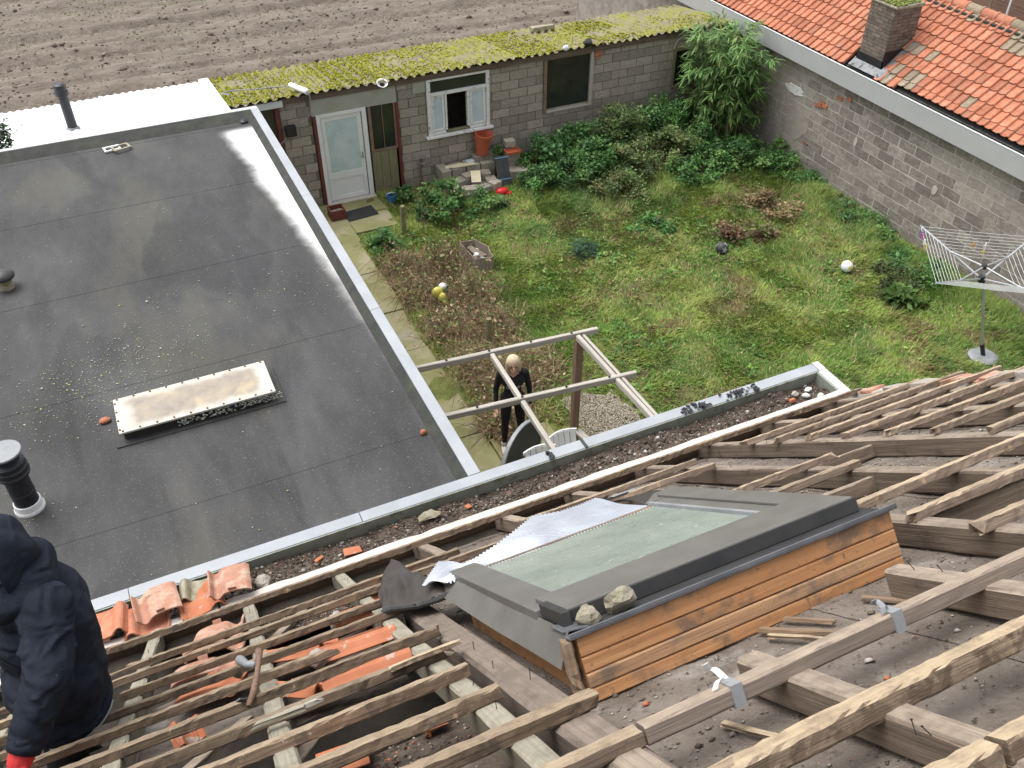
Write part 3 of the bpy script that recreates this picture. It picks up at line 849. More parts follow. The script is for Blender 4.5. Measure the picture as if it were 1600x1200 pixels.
for (n0, n1, mt) in ((-.185, -.06, 'w_pine'), (-.058, .07, 'w_pine')):
    seed[0] += 1
    timber(1.6, .04, n1 - n0, seed[0], .0012, (0, 0), .15).obj('side_board', M[mt], rw, RM @ T(1.08, -3.52, n1) @ RZ(math.pi / 2))
    seed[0] += 1
    timber(1.6, .04, n1 - n0, seed[0], .0012, (0, 0), .15).obj('side_board', M['w_dirty'], rw, RM @ T(2.56, -3.52, n1) @ RZ(math.pi / 2))
wb('bottom_board', 'w_dirty', 1.1, 2.54, 2.72, 2.76, -.18, .07)
seed[0] += 1
timber(.24, .05, .045, seed[0], .006, (.02, .03), .03, .012).obj('rotten_corner', M['w_dirty'], rw, RM @ T(1.045, -4.36, -.055) @ RY(math.pi / 2) @ RX(.2))
wb('channel', 'wdark', 1.06, 2.58, 4.16, 4.36, .074, .080, 0)
b = MB(); b.bx(1.03, 2.61, -4.40, -4.345, .076, .083); b.bx(1.03, 2.61, -4.402, -4.392, .083, .100)
b.obj('rail', M['wrail'], rw, RM, bevel=.002)
# hood: raised cover along the upper edge
b = MB()
b.bx(1.09, 2.53, -4.235, -3.90, .082, .150)
b.obj('hood', M['wmetal'], rw, RM, bevel=.006)
b = MB(); b.bx(1.085, 2.535, -4.25, -4.238, .082, .145); b.obj('hood_face', M['wdark'], rw, RM, bevel=.002)
b = MB(); b.bx(1.06, 1.10, -4.28, -4.03, .07, .154); b.obj('hood_end', M['wdark'], rw, RM, bevel=.004)
b = MB(); b.bx(1.18, 2.36, -3.93, -2.70, .086, .100); b.obj('pane', M['glass'], rw, RM)
b = MB(); b.bx(1.04, 1.20, -4.02, -2.58, .075, .128); b.obj('side_cover', M['wmetal'], rw, RM, bevel=.005)
b = MB(); b.bx(1.195, 1.21, -3.95, -2.62, .10, .122); b.obj('glazing_bead', M['greyplastic'], rw, RM, bevel=.002)
b = MB(); b.bx(2.335, 2.62, -3.93, -2.55, .07, .112); b.obj('side_cover', M['wmetal'], rw, RM, bevel=.005)
b = MB(); b.bx(2.315, 2.34, -3.93, -2.62, .095, .120); b.obj('glazing_bead', M['greyplastic'], rw, RM, bevel=.002)
b = MB(); b.bx(2.44, 2.60, -3.93, -2.52, .1125, .126); b.obj('cover_strip', M['wmetal'], rw, RM, bevel=.003)
b = MB(); b.bx(1.10, 2.40, -2.70, -2.665, .07, .106); b.obj('bottom_strip', M['w_dirty'], rw, RM, bevel=.003)
# corner plate at the low right, folded up
b = MB(); b.add([(2.30, -2.62, .115), (2.64, -2.62, .115), (2.66, -2.30, .10), (2.50, -2.36, .11)], [(0, 1, 2, 3)]); b.obj('corner_plate', M['wmetal'], rw, RM, thick=.003)
# bent side flashing hanging over the left side
b = MB()
def fl(a, t):
    v = 2.56 + a * 1.79
    u = 1.05 - .10 * t + .03 * a * t; n = .096 - t * (.075 + .05 * a)
    return (u, -v, n + .003 * math.sin(9 * a))
b.grid(fl, 16, 5)
b.obj('side_flashing', M['wmetal'], rw, RM, thick=.003)
b = MB(); b.add([(1.03, -4.33, .098), (1.13, -4.37, .095), (1.13, -4.23, .095), (1.03, -4.20, .098)], [(0, 1, 2, 3)]); b.obj('corner_clip', M['wrail'], rw, RM, thick=.004)

# crumpled ribbed foil apron below the window
out = [(.88, 2.56, .10), (.98, 2.32, .10), (1.10, 2.08, .11), (1.10, 2.42, .10), (1.26, 2.30, .09), (1.47, 2.14, .10), (1.70, 1.88, .105), (1.90, 1.64, .11), (2.06, 1.78, .10), (2.2, 1.80, .10), (2.34, 1.80, .11)]
def lerp_out(a):
    x = a * (len(out) - 1); i = min(int(x), len(out) - 2); f = x - i
    return Vector(out[i]).lerp(Vector(out[i + 1]), f)
b = MB()
def foil(a, t):
    i = Vector((.99 + 1.37 * a, 2.72, .096)); o = lerp_out(a)
    p = i.lerp(o, t)
    n = p.z + .0080 * math.sin(a * 2 * math.pi * 66) + .022 * math.sin(math.pi * min(1, t * 1.1)) * (math.sin(a * 9.3 + 1) + .6 * math.sin(a * 21 + t * 4) + .4 * math.sin(a * 37 - t * 6))
    return (p.x, -p.y, n - .008 * math.sin(math.pi * t))
b.grid(foil, 66 * 8, 10)
b.obj('foil_apron', M['foil'], rw, RM, smooth=True)
# dark curled ends of the apron
b = MB()
fl_pts = [(.70, 2.00, .02), (.78, 1.70, .045), (.93, 1.40, .125), (.96, 1.85, .075), (.99, 2.1, .06)]
fl_low = [(.66, 2.35, -.01), (.72, 2.44, .0), (.80, 2.62, .02), (.90, 2.66, .03), (1.02, 2.70, .05)]
def flap(a, t):
    x = a * 4; i = min(int(x), 3); f = x - i
    p = Vector(fl_pts[i]).lerp(Vector(fl_pts[i + 1]), f); q = Vector(fl_low[i]).lerp(Vector(fl_low[i + 1]), f)
    w = p.lerp(q, t)
    return (w.x, -w.y, w.z + .030 * math.sin(t * 3.1) * (abs(math.sin(a * 5 + .6)) * 2 - 1) + .010 * math.sin(a * 23 + t * 9))
b.grid(flap, 28, 14)
b.obj('torn_flap', M['foildark'], rw, RM, smooth=True, thick=.003)
b = MB()
pts = [(.655, -2.36, -.005), (.70, -2.43, .012), (.76, -2.52, .012), (.82, -2.62, .016), (.92, -2.67, .02), (1.02, -2.71, .035)]
fine = []
for i in range(60):
    x = i / 59 * 5; k = min(int(x), 4); fine.append(Vector(pts[k]).lerp(Vector(pts[k + 1]), x - k))
b.tube(fine, [.016 + .004 * (i % 2) for i in range(60)], 8)
b.obj('ribbed_roll', M['wdark'], rw, RM)
b = MB()
b.grid(lambda a, t: (2.36 + .26 * a, -(2.62 - .75 * t - .1 * a), .06 + .05 * math.sin(math.pi * t) - .05 * a * t), 10, 10)
b.obj('torn_flap', M['foildark'], rw, RM, smooth=True, thick=.003)
b = MB()
b.grid(lambda a, t: (2.40 + .24 * a, -(1.95 - .20 * t - .12 * a), .105 - .05 * t * t - .02 * a), 8, 6)
b.obj('foil_end', M['trim'], rw, RM, smooth=True, thick=.003)

def rock(name, label, P, s, seedn, mat, cat='stone', group=None):
    b = MB(); b.sph((0, 0, 0), 1, 10, 7)
    r = np.random.default_rng(seedn)
    k = r.normal(0, 1, (5, 3)); ph = r.uniform(0, 6, 5)
    vs = []
    for p in b.v:
        p = Vector(p); d = 1 + sum(.10 * math.sin(2.2 * p.dot(Vector(k[i])) + ph[i]) for i in range(5))
        vs.append((p.x * s[0] * d, p.y * s[1] * d, p.z * s[2] * d))
    b.v = vs
    o = b.obj(name, mat, None, T(*P))
    return tag(o, label, cat, group)
M['stone'] = pbr('mossy_stone', [(.16, .14, .09), (.27, .245, .18), (.36, .33, .27)], 14, .95, .8, 60, rnd=.2, layers=[((.15, .16, .05), 10, .5, .7, .7)])
rock('stone', 'lumpy mossy stone at the corner of the roof window hood', RP(1.155, 4.315, .112), (.045, .045, .042), 3, M['stone'], group=None)
rock('stone', 'larger flat mossy stone leaning on the roof window hood', RP(1.305, 4.305, .122), (.065, .04, .055), 9, M['stone'])

# ------------------------------------------------------------------ loose clay roof tiles
def tile_mesh(w=.27, l=.40):
    b = MB()
    def f(a, t):
        s = a
        z = .052 * math.sin(math.pi * min(1, s / .38)) if s < .38 else -.010 * math.sin(math.pi * (s - .38) / .62)
        if s > .93: z += .016 * (s - .93) / .07
        if s < .06: z -= .012
        return ((a - .5) * w, (t - .5) * l, z + .006 * (t - .5) * 0)
    b.grid(f, 22, 6)
    b.bx(-.01, .05, l / 2 - .028, l / 2 - .006, -.05, -.012)
    b.bx(w * .5 - .035, w * .5 - .028, -l / 2, l / 2, -.002, .006)
    return b.mesh('tile')
def loose_tile(label, Mx, mat, group=None, w=.27, l=.40, flip=False):
    me = tile_mesh(w, l); me.materials.append(mat)
    o = inst('roof_tile', me, None, Mx @ (RX(math.pi) if flip else Matrix()))
    m = o.modifiers.new('solid', 'SOLIDIFY'); m.thickness = .014; m.offset = -1
    m = o.modifiers.new('bevel', 'BEVEL'); m.width = .002; m.segments = 1; m.limit_method = 'ANGLE'
    return tag(o, label, 'roof tile', group)
GT = 'loose tiles laid along the gutter'
loose_tile('pale upturned tile in the middle of the tiles on the gutter', T(-.70, 5.13, 3.135) @ RX(R(-9)) @ RZ(R(4)), M['tile_old'], GT, .34, .32, True)
loose_tile('upturned orange tile at the right end of the tiles on the gutter', T(-.135, 5.09, 3.15) @ RX(R(-8)) @ RZ(R(-6)) @ RY(R(4)), M['tile_old'], GT, .32, .30, True)
loose_tile('mossy orange tile on the gutter beside the worker', T(-1.07, 5.13, 3.085) @ RX(R(-14)) @ RZ(R(176)), M['tile'], GT, .30, .34)
loose_tile('tile lying under the pale upturned tile on the gutter', T(-.80, 5.05, 3.045) @ RX(R(-12)) @ RZ(R(-4)), M['tile'], GT, .34, .30)
loose_tile('tile half hidden under the right upturned tile on the gutter', T(-.38, 5.06, 3.06) @ RX(R(-10)) @ RZ(R(186)), M['tile_under'], GT, .34, .30)
loose_tile('mortar crusted tile behind the gutter tiles', T(-.40, 5.20, 3.04) @ RX(R(-5)) @ RZ(R(-8)), M['stone'], GT, .26, .22)
rock('mortar_lump', 'grey mortar lump at the right end of the gutter tiles', (.12, 5.10, 3.0), (.06, .07, .04), 17, M['render'], 'rubble')
GF = 'tiles fallen between the rafters'
def rt(u, v, n, rz=0, tx=0, ty=0): return RM @ T(u, -v, n) @ RZ(R(rz)) @ RX(R(tx)) @ RY(R(ty))
loose_tile('pale crusted tile with a nib just below the eave batten', rt(-.28, .62, -.085, 176, 0, 2), M['tile_old'], GF, .36, .44, True)
loose_tile('crusted tile under the second batten left of the hammer', rt(-.31, 1.20, -.075, 184, 2, 0), M['tile_old'], GF, .40, .42, True)
loose_tile('worn red tile under the third batten left of the hammer', rt(-.36, 1.75, -.085, 180, 0, -2), M['tile_old'], GF, .40, .42, True)
loose_tile('broken orange tile under the hammer', rt(-.33, 2.20, -.10, 170, 3, 0), M['tile_under'], GF, .38, .36, True)
loose_tile('bright orange tile with a long round roll under the battens', rt(.44, 2.50, -.085, 85, 0, 4), M['tile_under'], GF, .40, .46)
loose_tile('orange tile with grey mortar below the long roll tile', rt(.42, 3.06, -.095, 83, 0, 3), M['tile_under'], GF, .30, .44)
loose_tile('orange tile with mortar beside the torn dark flap', rt(.62, 1.78, -.075, 86, 0, 4), M['tile_under'], GF, .42, .40)
loose_tile('second orange tile tucked behind the torn dark flap', rt(.92, 1.35, -.085, 87, 0, 2), M['tile_under'], GF, .36, .40)
loose_tile('orange tile sliding between hammer and long roll tile', rt(.16, 2.08, -.11, 60, 4, 6), M['tile_under'], GF, .30, .38)
loose_tile('tilted orange tile shard right of the hammer', rt(.10, 2.86, -.12, 40, 6, 10), M['tile_under'], GF, .22, .36)
loose_tile('orange tile deep in the dark bay at the bottom', rt(.14, 4.08, -.11, 80, 0, 5), M['tile_under'], GF, .28, .22)
loose_tile('small orange tile shard on the moss stained bay', rt(.51, 4.06, -.12, 85, 0, 5), M['tile_under'], GF, .12, .10)
loose_tile('orange tile piece by the worker glove', rt(-.93, 3.02, -.10, 30, 0, 5), M['tile_under'], GF, .26, .26)
loose_tile('thin orange tile edge standing in the bay below the hammer', rt(-.46, 2.93, -.10, 20, 60, 5), M['tile_under'], GF, .14, .12)
rock('mortar_lump', 'dark mortar lump on the end of the long roll tile', RP(.22, 2.66, -.055), (.055, .06, .045), 21, M['render'], 'rubble')
rock('mortar_lump', 'grey mortar lump at the left end of the mortared tile', RP(.44, 1.90, -.05), (.05, .06, .045), 23, M['render'], 'rubble')
# tile bits in the gutter
r = np.random.default_rng(33)
for lab, (x, y, z), s in (('flat terracotta tile piece in the gutter near the tiles', (.88, 5.13, 2.95), (.15, .07, .02)), ('small red tile sliver in the gutter dirt', (.60, 5.18, 2.93), (.09, .035, .02)),
                        ('orange shard in the right end of the gutter', (5.55, 5.16, 2.93), (.07, .04, .02)), ('red crumb in the middle of the gutter', (1.98, 5.2, 2.93), (.05, .04, .02))):
    b = MB(); b.box((0, 0, 0), s, RZ(r.uniform(-.6, .6)) @ RX(r.uniform(-.4, .4)), .008)
    tag(b.obj('tile_shard', M['tile_under'], None, T(x, y, z), bevel=.003), lab, 'tile shard')
for i, (x, y) in enumerate(((5.72, 5.15), (5.80, 5.22), (5.63, 5.22), (5.85, 5.08))):
    rock('rubble_piece', ['white rubble piece nearest the gutter end orange shard', 'white rubble piece against the gutter front at its end', 'grey rubble piece left of the white ones at the gutter end', 'pale rubble piece in the gutter end corner'][i], (x, y, 2.94), (.04, .03, .025), 40 + i, M['whitepaint'] if i != 2 else M['render'], 'rubble', 'rubble at the gutter end')
rock('slate_piece', 'flat mossy grey stone lying in the gutter', (1.62, 5.24, 2.945), (.10, .05, .012), 55, M['stone'], 'stone')

# torn plastic tape round the sawn batten
for lab, u, fl_ in (('torn white tape knotted round the sawn batten', 1.25, 1), ('torn grey tape wrapped round the sawn batten', 1.88, .55)):
    t_ = thing('tape', lab, 'tape', RP(u, 5.12, 0), 'tape on the batten')
    b = MB()
    b.bx(u - .02, u + .02, -5.157, -5.083, -.066, .006); b.obj('tape_wrap', M['greyplastic'], t_, RM)
    b = MB(); b.grid(lambda a, t: (u - .012 + .024 * a - .05 * t * fl_, -5.11 + .03 * math.sin(3 * t) + .01, .008 + .07 * fl_ * t + .012 * math.sin(6 * t)), 2, 8)
    b.obj('tape_tail', M['pvc'] if fl_ == 1 else M['greyplastic'], t_, RM, thick=.0015)
    b = MB(); b.grid(lambda a, t: (u - .02 + .02 * a - .055 * t * fl_, -5.12 - .02 * t, .008 + .02 * math.sin(3.1 * t)), 2, 6)
    b.obj('tape_tail', M['pvc'] if fl_ == 1 else M['greyplastic'], t_, RM, thick=.0015)
# split laths lying on the lining
LG = 'split laths lying on the roof lining'
for lab, (u0, v0), (u1, v1), w, mt in (('orange split lath under the ragged batten', (1.25, 5.01), (1.30, 5.22), .022, 'w_raw'), ('dark broken lath beside the window box', (1.80, 4.42), (1.92, 4.72), .03, 'w_dirty'),
                                      ('pale broken lath below the dark one', (1.78, 4.52), (1.86, 4.76), .02, 'w_raw'), ('thin dark lath behind the broken ones', (1.92, 4.42), (1.98, 4.62), .02, 'w_dirty'),
                                      ('curled dark strip near the rafter end', (2.22, 4.55), (2.27, 4.80), .035, 'w_dirty')):
    seed[0] += 1
    L = math.hypot(u1 - u0, v1 - v0)
    o = timber(L, w, .014, seed[0], .002, (.03, .03), .05).obj('lath', M[mt], None, RM @ T((u0 + u1) / 2, -(v0 + v1) / 2, -.155) @ RZ(math.atan2(-(v1 - v0), u1 - u0)))
    tag(o, lab, 'lath', LG)
# hammer hooked on the battens
hm = thing('hammer', 'claw hammer with grey head hooked over the battens', 'hammer', RP(-.09, 2.85, .02))
b = MB(); b.tube([(-.150, -2.52, .055), (-.145, -2.56, .056), (-.115, -2.74, .062), (-.08, -2.82, .068)], [.024, .026, .017, .016], 14); b.obj('head', M['greyplastic'], hm, RM, smooth=True)
b = MB(); b.tube([(-.045, -2.70, .10), (-.045, -2.72, .098), (-.06, -2.84, .072), (-.085, -3.0, .045), (-.115, -3.14, .015), (-.15, -3.20, -.02)], [.019, .020, .014, .014, .016, .012], 10)
b.obj('handle', M['w_post'], hm, RM, smooth=True)
b = MB(); b.grid(lambda a, t: (-.145 - .05 * t + .02 * a, -3.10 - .10 * t, -.01 + .03 * t * t + .008 * (a - .5)), 3, 8); b.obj('claw', M['wrail'], hm, RM, smooth=True, thick=.006)

# ------------------------------------------------------------------ things on the flat roof
def panel_mat():
    m, nt, b = newmat('yellowed_panel', .5, 0, .4)
    v = coords(nt, 'obj', rnd=False)
    sx = nt.nodes.new('ShaderNodeSeparateXYZ'); nt.links.new(v, sx.inputs[0])
    nz = mathn(nt, 'MULTIPLY_ADD', noise(nt, v, 4, 5), .22, -.11)
    dx = sstep(nt, mathn(nt, 'ADD', mathn(nt, 'ABSOLUTE', sx.outputs[0]), nz), .70, .56)
    dy = sstep(nt, mathn(nt, 'ADD', mathn(nt, 'ABSOLUTE', sx.outputs[1]), nz), .27, .15)
    f = mathn(nt, 'MULTIPLY', dx, dy)
    dirt = ramp(nt, [(.16, .135, .12), (.26, .22, .175), (.34, .28, .19)], noise(nt, v, 5, 7, .7))
    c = mixc(nt, (.47, .455, .40), dirt, mathn(nt, 'MULTIPLY', f, .92))
    c = mixc(nt, c, (.56, .46, .26), mathn(nt, 'MULTIPLY', sstep(nt, noise(nt, v, 3, 4), .55, .7), .35))
    nt.links.new(c, b.inputs['Base Color'])
    bumpit(nt, b, noise(nt, v, 40, 5), .15, .004)
    return m
rl = thing('rooflight', 'long yellowed rooflight panel screwed down on the felt roof', 'rooflight', (.02, 7.645, 2.9))
b = MB(); b.bx(-.71, .75, 7.42, 7.87, 2.90, 3.03); b.obj('upstand', M['upstand'], rl, bevel=.02)
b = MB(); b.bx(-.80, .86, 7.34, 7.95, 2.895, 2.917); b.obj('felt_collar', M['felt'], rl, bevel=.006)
b = MB(); b.bx(-.76, .76, -.275, .275, -.012, .012); b.obj('panel', panel_mat(), rl, T(.02, 7.645, 3.043), bevel=.006)
b = MB()
for i in range(10):
    for yy in (7.392, 7.898):
        b.tube([(-.70 + i * .16, yy, 3.053), (-.70 + i * .16, yy, 3.065)], [.012, .008], 8)
for i in range(4):
    b.tube([(-.725, 7.42 + i * .14, 3.053), (-.725, 7.42 + i * .14, 3.065)], [.012, .008], 8)
o = b.obj('screws', pbr('rust', [(.10, .045, .02), (.2, .1, .04)], 30, .9, .2), rl); o['kind'] = 'stuff'
n = 260
P = np.stack([rng.uniform(-.2, .85, n), 7.385 + rng.uniform(-.012, .004, n), rng.uniform(2.94, 3.025, n)], -1)
V, F, cc = lumps(n, P, rng.uniform(.008, .02, n), np.array([.50, .53, .45]) * rng.uniform(.6, 1.1, (n, 1)), 61, .7)
o = inst('lichen_crust', fast_mesh('lichen_crust', V, F, cc), rl, mat=M['debris']); o['kind'] = 'stuff'

fl1 = thing('flue_pipe', 'black ringed flue pipe on a white collar on the flat roof', 'flue', (-1.6, 6.88, 2.9))
b = MB(); b.lathe([(.132, 2.905), (.130, 2.925), (.122, 2.94), (.116, 2.995), (.108, 3.002), (.103, 2.995)], 28, (-1.6, 6.88, 0)); b.obj('collar', M['pvc'], fl1, smooth=False)
b = MB(); b.lathe([(.102, 2.93), (.102, 3.11), (.106, 3.112), (.106, 3.125), (.102, 3.13), (.102, 3.34)], 28, (-1.6, 6.88, 0)); b.obj('pipe', M['blackpipe'], fl1)
b = MB(); b.lathe([(.102, 3.33), (.138, 3.335), (.143, 3.36), (.131, 3.375), (.141, 3.385), (.141, 3.42), (.129, 3.435), (.134, 3.445), (.134, 3.48), (.103, 3.50), (.100, 3.60)], 28, (-1.6, 6.88, 0)); b.obj('cowl_rings', M['blackpipe'], fl1)
b = MB(); b.lathe([(.001, 3.585), (.145, 3.585), (.149, 3.595), (.145, 3.606), (.001, 3.612)], 32, (-1.6, 6.88, 0)); b.obj('cap', M['greyplastic'], fl1)
vc = thing('roof_vent', 'small mushroom vent with dark cap at the left edge of the flat roof', 'vent', (-1.67, 10.82, 2.9))
b = MB(); b.lathe([(.085, 2.90), (.08, 3.06), (.09, 3.07)], 20, (-1.67, 10.82, 0)); b.obj('pipe', M['stone'], vc)
b = MB(); b.lathe([(.001, 3.05), (.13, 3.05), (.135, 3.075), (.11, 3.11), (.05, 3.135), (.001, 3.14)], 24, (-1.67, 10.82, 0)); b.obj('cap', M['wdark'], vc, smooth=True)
for lab, (x, y), s, rz, mt in (('small white frame lying at the far end of the flat roof', (-.10, 14.22), (.24, .16), 8, 'pvc'), ('mossy wooden frame overlapping the white one', (.03, 14.16), (.26, .18), 18, 'stone')):
    b = MB(); w, h = s
    Q = T(x, y, 2.915 if mt == 'pvc' else 2.935) @ RZ(R(rz))
    for (a0, a1, b0, b1) in ((-w/2, w/2, -h/2, -h/2 + .03), (-w/2, w/2, h/2 - .03, h/2), (-w/2, -w/2 + .03, -h/2 + .03, h/2 - .03), (w/2 - .03, w/2, -h/2 + .03, h/2 - .03)):
        b.bx(a0, a1, b0, b1, 0, .02)
    tag(b.obj('frame', M[mt], None, Q), lab, 'frame')
for lab, (x, y, z), s, mt in (('reddish brown brick chip on the flat roof near the corner', (1.96, 6.3, 2.925), (.03, .025, .03), 'tile'), ('red chip beside the rooflight', (-.86, 7.80, 2.925), (.05, .035, .025), 'tile')):
    rock('brick_chip', lab, (x, y, z), s, 71, M[mt], 'brick chip')

# ------------------------------------------------------------------ block walls
blk_cache = {}
def block_mesh(var, mat):
    k = (var, mat.name)
    if k not in blk_cache:
        r = np.random.default_rng(500 + var)
        me = bpy.data.meshes.new('block')
        bm = bmesh.new(); bmesh.ops.create_cube(bm, size=1)
        for v in bm.verts: v.co += Vector(r.uniform(-.012, .012, 3))
        bmesh.ops.bevel(bm, geom=bm.edges[:], offset=.03, segments=1, affect='EDGES')
        bm.to_mesh(me); bm.free(); me.materials.append(mat)
        blk_cache[k] = me
    return blk_cache[k]

def block_wall(parent, axis, p, a0, a1, z0, z1, L, Hc, mat, mort, openings=(), depth=.10, seedn=1, recess=.010, mortname='mortar', special=None):
    """running bond on plane axis=p; blocks protrude towards the camera side (-axis)"""
    r = random.Random(seedn)
    mb = MB()
    row = 0; z = z0; cnt = 0
    while z < z1 - .02:
        zt = min(z + Hc, z1)
        ivs = [(a0, a1)]
        for (o0, o1, oz0, oz1) in openings:
            if oz0 < (z + zt) / 2 < oz1:
                nv = []
                for (s, e) in ivs:
                    if o1 <= s or o0 >= e: nv.append((s, e)); continue
                    if s < o0: nv.append((s, o0))
                    if o1 < e: nv.append((o1, e))
                ivs = nv
        for (s, e) in ivs:
            if axis == 'y': mb.bx(s, e, p + recess, p + depth, z, zt)
            else: mb.bx(p + recess, p + depth, s, e, z, zt)
            x = a0 - L * (.5 if row % 2 else 0)
            while x < e:
                b0, b1 = max(x, s) + .008, min(x + L, e) - .008
                if b1 - b0 > .05:
                    c, l = (b0 + b1) / 2, b1 - b0
                    zc, h = (z + zt) / 2, zt - z - .016
                    pr = r.uniform(-.003, .004)
                    m_ = mat if special is None else special(c, zc)
                    me = block_mesh(r.randrange(6), m_)
                    if axis == 'y': Mx = T(c, p + .02 + pr, zc) @ SCL(l, .05, h)
                    else: Mx = T(p + .02 + pr, c, zc) @ SCL(.05, l, h)
                    inst('block', me, parent, Mx); cnt += 1
                x += L
        z += Hc; row += 1
    mb.obj(mortname, mort, parent)
    return cnt

YW = 16.5
shed = thing('block_shed', 'long grey block shed with mossy corrugated roof, white door and three windows', 'shed', (7.5, 17.5, 0))
OP = [(2.0, 2.88, .9, 2.26), (3.46, 5.18, -.1, 2.4), (5.77, 7.13, 1.03, 2.25), (8.37, 9.53, 1.05, 2.26), (11.55, 12.08, 1.07, 1.95)]
block_wall(shed, 'y', YW, 1.2, 13.18, 0, 2.28, .40, .19, M['block'], M['mortar_grey'], OP, seedn=4)
for (x0, x1, y0, y1, z0, z1) in ((-7, 1.2, 16.5, 16.6, 0, 2.28), (-7, 13.4, 18.5, 18.6, 0, 1.98), (13.19, 13.3, 16.6, 18.5, 0, 2.0), (-7.1, -7, 16.5, 18.6, 0, 2.0)):
    b = MB(); b.bx(x0, x1, y0, y1, z0, z1); b.obj('wall', M['block'], shed)
b = MB(); b.bx(-7, 13.2, 16.6, 18.5, .0, .03); b.obj('floor', M['attic'], shed)

# corrugated sheets, one object each
def sheet_mesh(W, L, pitch, amp, mat, jag=0, seedn=0):
    r = np.random.default_rng(seedn)
    b = MB(); nu = int(W / pitch * 8); nv = 5
    ph = r.uniform(-.01, .01)
    jg = r.normal(0, jag, nu + 1)
    b.grid(lambda a, t: (a * W, t * L + (jg[int(round(a * nu))] if t in (0, 1) else 0), amp * math.sin(2 * math.pi * a * W / pitch) + ph), nu, nv)
    me = b.mesh('roof_sheet', True); me.materials.append(mat)
    return me
SPL = math.atan2(-.30, 2.25)
M['sheet'] = pbr('mossy_fibre_cement', [(.13, .11, .075), (.20, .175, .12), (.25, .22, .155)], 4, .95, .6, 40, mode='world',
                 layers=[((.20, .205, .035), 2.6, .42, .60, .8), ((.12, .105, .04), 6, .55, .7, .6)])
M['sheetwhite'] = pbr('white_sheet', [(.76, .77, .77), (.82, .825, .825)], 2, .4, .03, layers=[((.45, .46, .42), 5, .66, .8, .35)])
W_ = .98
sheets = []
x = 1.97; k = 0
while x < 12.85:
    w = min(W_ + .02, 12.94 - x)
    me = sheet_mesh(w, 2.35, .178, .026, M['sheet'], .012, k)
    sheets.append(inst('roof_sheet', me, shed, T(x, 16.36, 2.375 + .012 * (k % 2)) @ RX(SPL) @ RZ(R(.0))))
    x += W_ - .02; k += 1
x = 1.80; k = 0
while x > -7:
    me = sheet_mesh(.98, 3.15, .14, .012, M['sheetwhite'], .0, 50 + k)
    inst('roof_sheet', me, shed, T(x - .96, 15.55, 2.472 + .008 * (k % 2)) @ RX(SPL)); x -= .94; k += 1
b = MB(); b.bx(1.79, 1.98, -.83, 2.32, .02, .045); b.bx(1.79, 1.81, -.83, 2.32, -.03, .02); b.obj('white_verge', M['sheetwhite'], shed, T(0, 16.38, 2.37) @ RX(SPL), bevel=.01)
b = MB(); b.bx(1.2, 13.18, 16.44, 16.495, 2.22, 2.33); b.obj('wall_plate', M['w_rafter'], shed)
b = MB(); b.bx(1.9, 2.95, 16.40, 16.435, 2.20, 2.32); b.obj('eave_board', M['trimwhite'], shed)
# moss cushions on the sheets
n = 21000
px = rng.uniform(1.99, 12.9, n); t = rng.random(n)
dens = fbm(px * .9, t * 3, 91) * .9 + fbm(px * 6, t * 9, 92) * .5 - .03 * np.maximum(px - 8, 0)
wv = np.sin(2 * np.pi * ((px - 1.97) % (W_ - .02)) / .178)
k = (dens > .66 + .25 * rng.random(n) - .22) & ((wv > -.35) | (rng.random(n) < .15))
px, t = px[k], t[k]; n = len(px)
ly = t * 2.33
zl = 2.381 + .026 * np.sin(2 * np.pi * ((px - 1.97) % (W_ - .02)) / .178)
P = np.stack([px, 16.36 + ly * math.cos(SPL), zl + ly * math.sin(SPL) + .004], -1)
C = np.array([.255, .275, .03]) * rng.uniform(.55, 1.35, (n, 1)) * np.array([1, 1, 1]) + np.array([.03, .0, .0]) * rng.random((n, 1))
C = np.where(rng.random((n, 1)) < .12 + .02 * np.maximum(px - 8, 0)[:, None], C * .45, C)
V, F, cc = lumps(n, P, rng.uniform(.014, .034, n), C, 17, .75)
o = inst('moss', fast_mesh('moss', V, F, cc), shed, mat=M['moss']); o['kind'] = 'stuff'

def shedpart(name, mat, x0, x1, z0, z1, y0=16.47, y1=16.53, bevel=.004, parent=None):
    b = MB(); b.bx(x0, x1, y0, y1, z0, z1)
    return b.obj(name, mat if not isinstance(mat, str) else M[mat], parent or shed, bevel=bevel)
M['pane_dark'] = pbr('dark_pane', [(.012, .013, .013), (.03, .032, .03)], 3, .12, 0, spec=.5)
M['pane_frost'] = pbr('frosted_pane', [(.36, .47, .48), (.48, .58, .59), (.56, .64, .64)], 4, .35, .1, 30, layers=[((.55, .60, .60), 9, .55, .75, .5)])
M['pane_pale'] = pbr('whitewashed_pane', [(.40, .48, .53), (.52, .59, .63)], 6, .5, .1, layers=[((.65, .68, .7), 9, .55, .7, .6)])
M['lintel'] = pbr('lichen_panel', [(.29, .295, .25), (.36, .36, .31)], 3, .8, .2, 30, layers=[((.40, .31, .07), 2.4, .56, .70, .7)])
M['mossboard'] = pbr('mossy_board', [(.15, .145, .075), (.22, .20, .12)], 4, .9, .4, 30, stretch=(4, 4, 1))
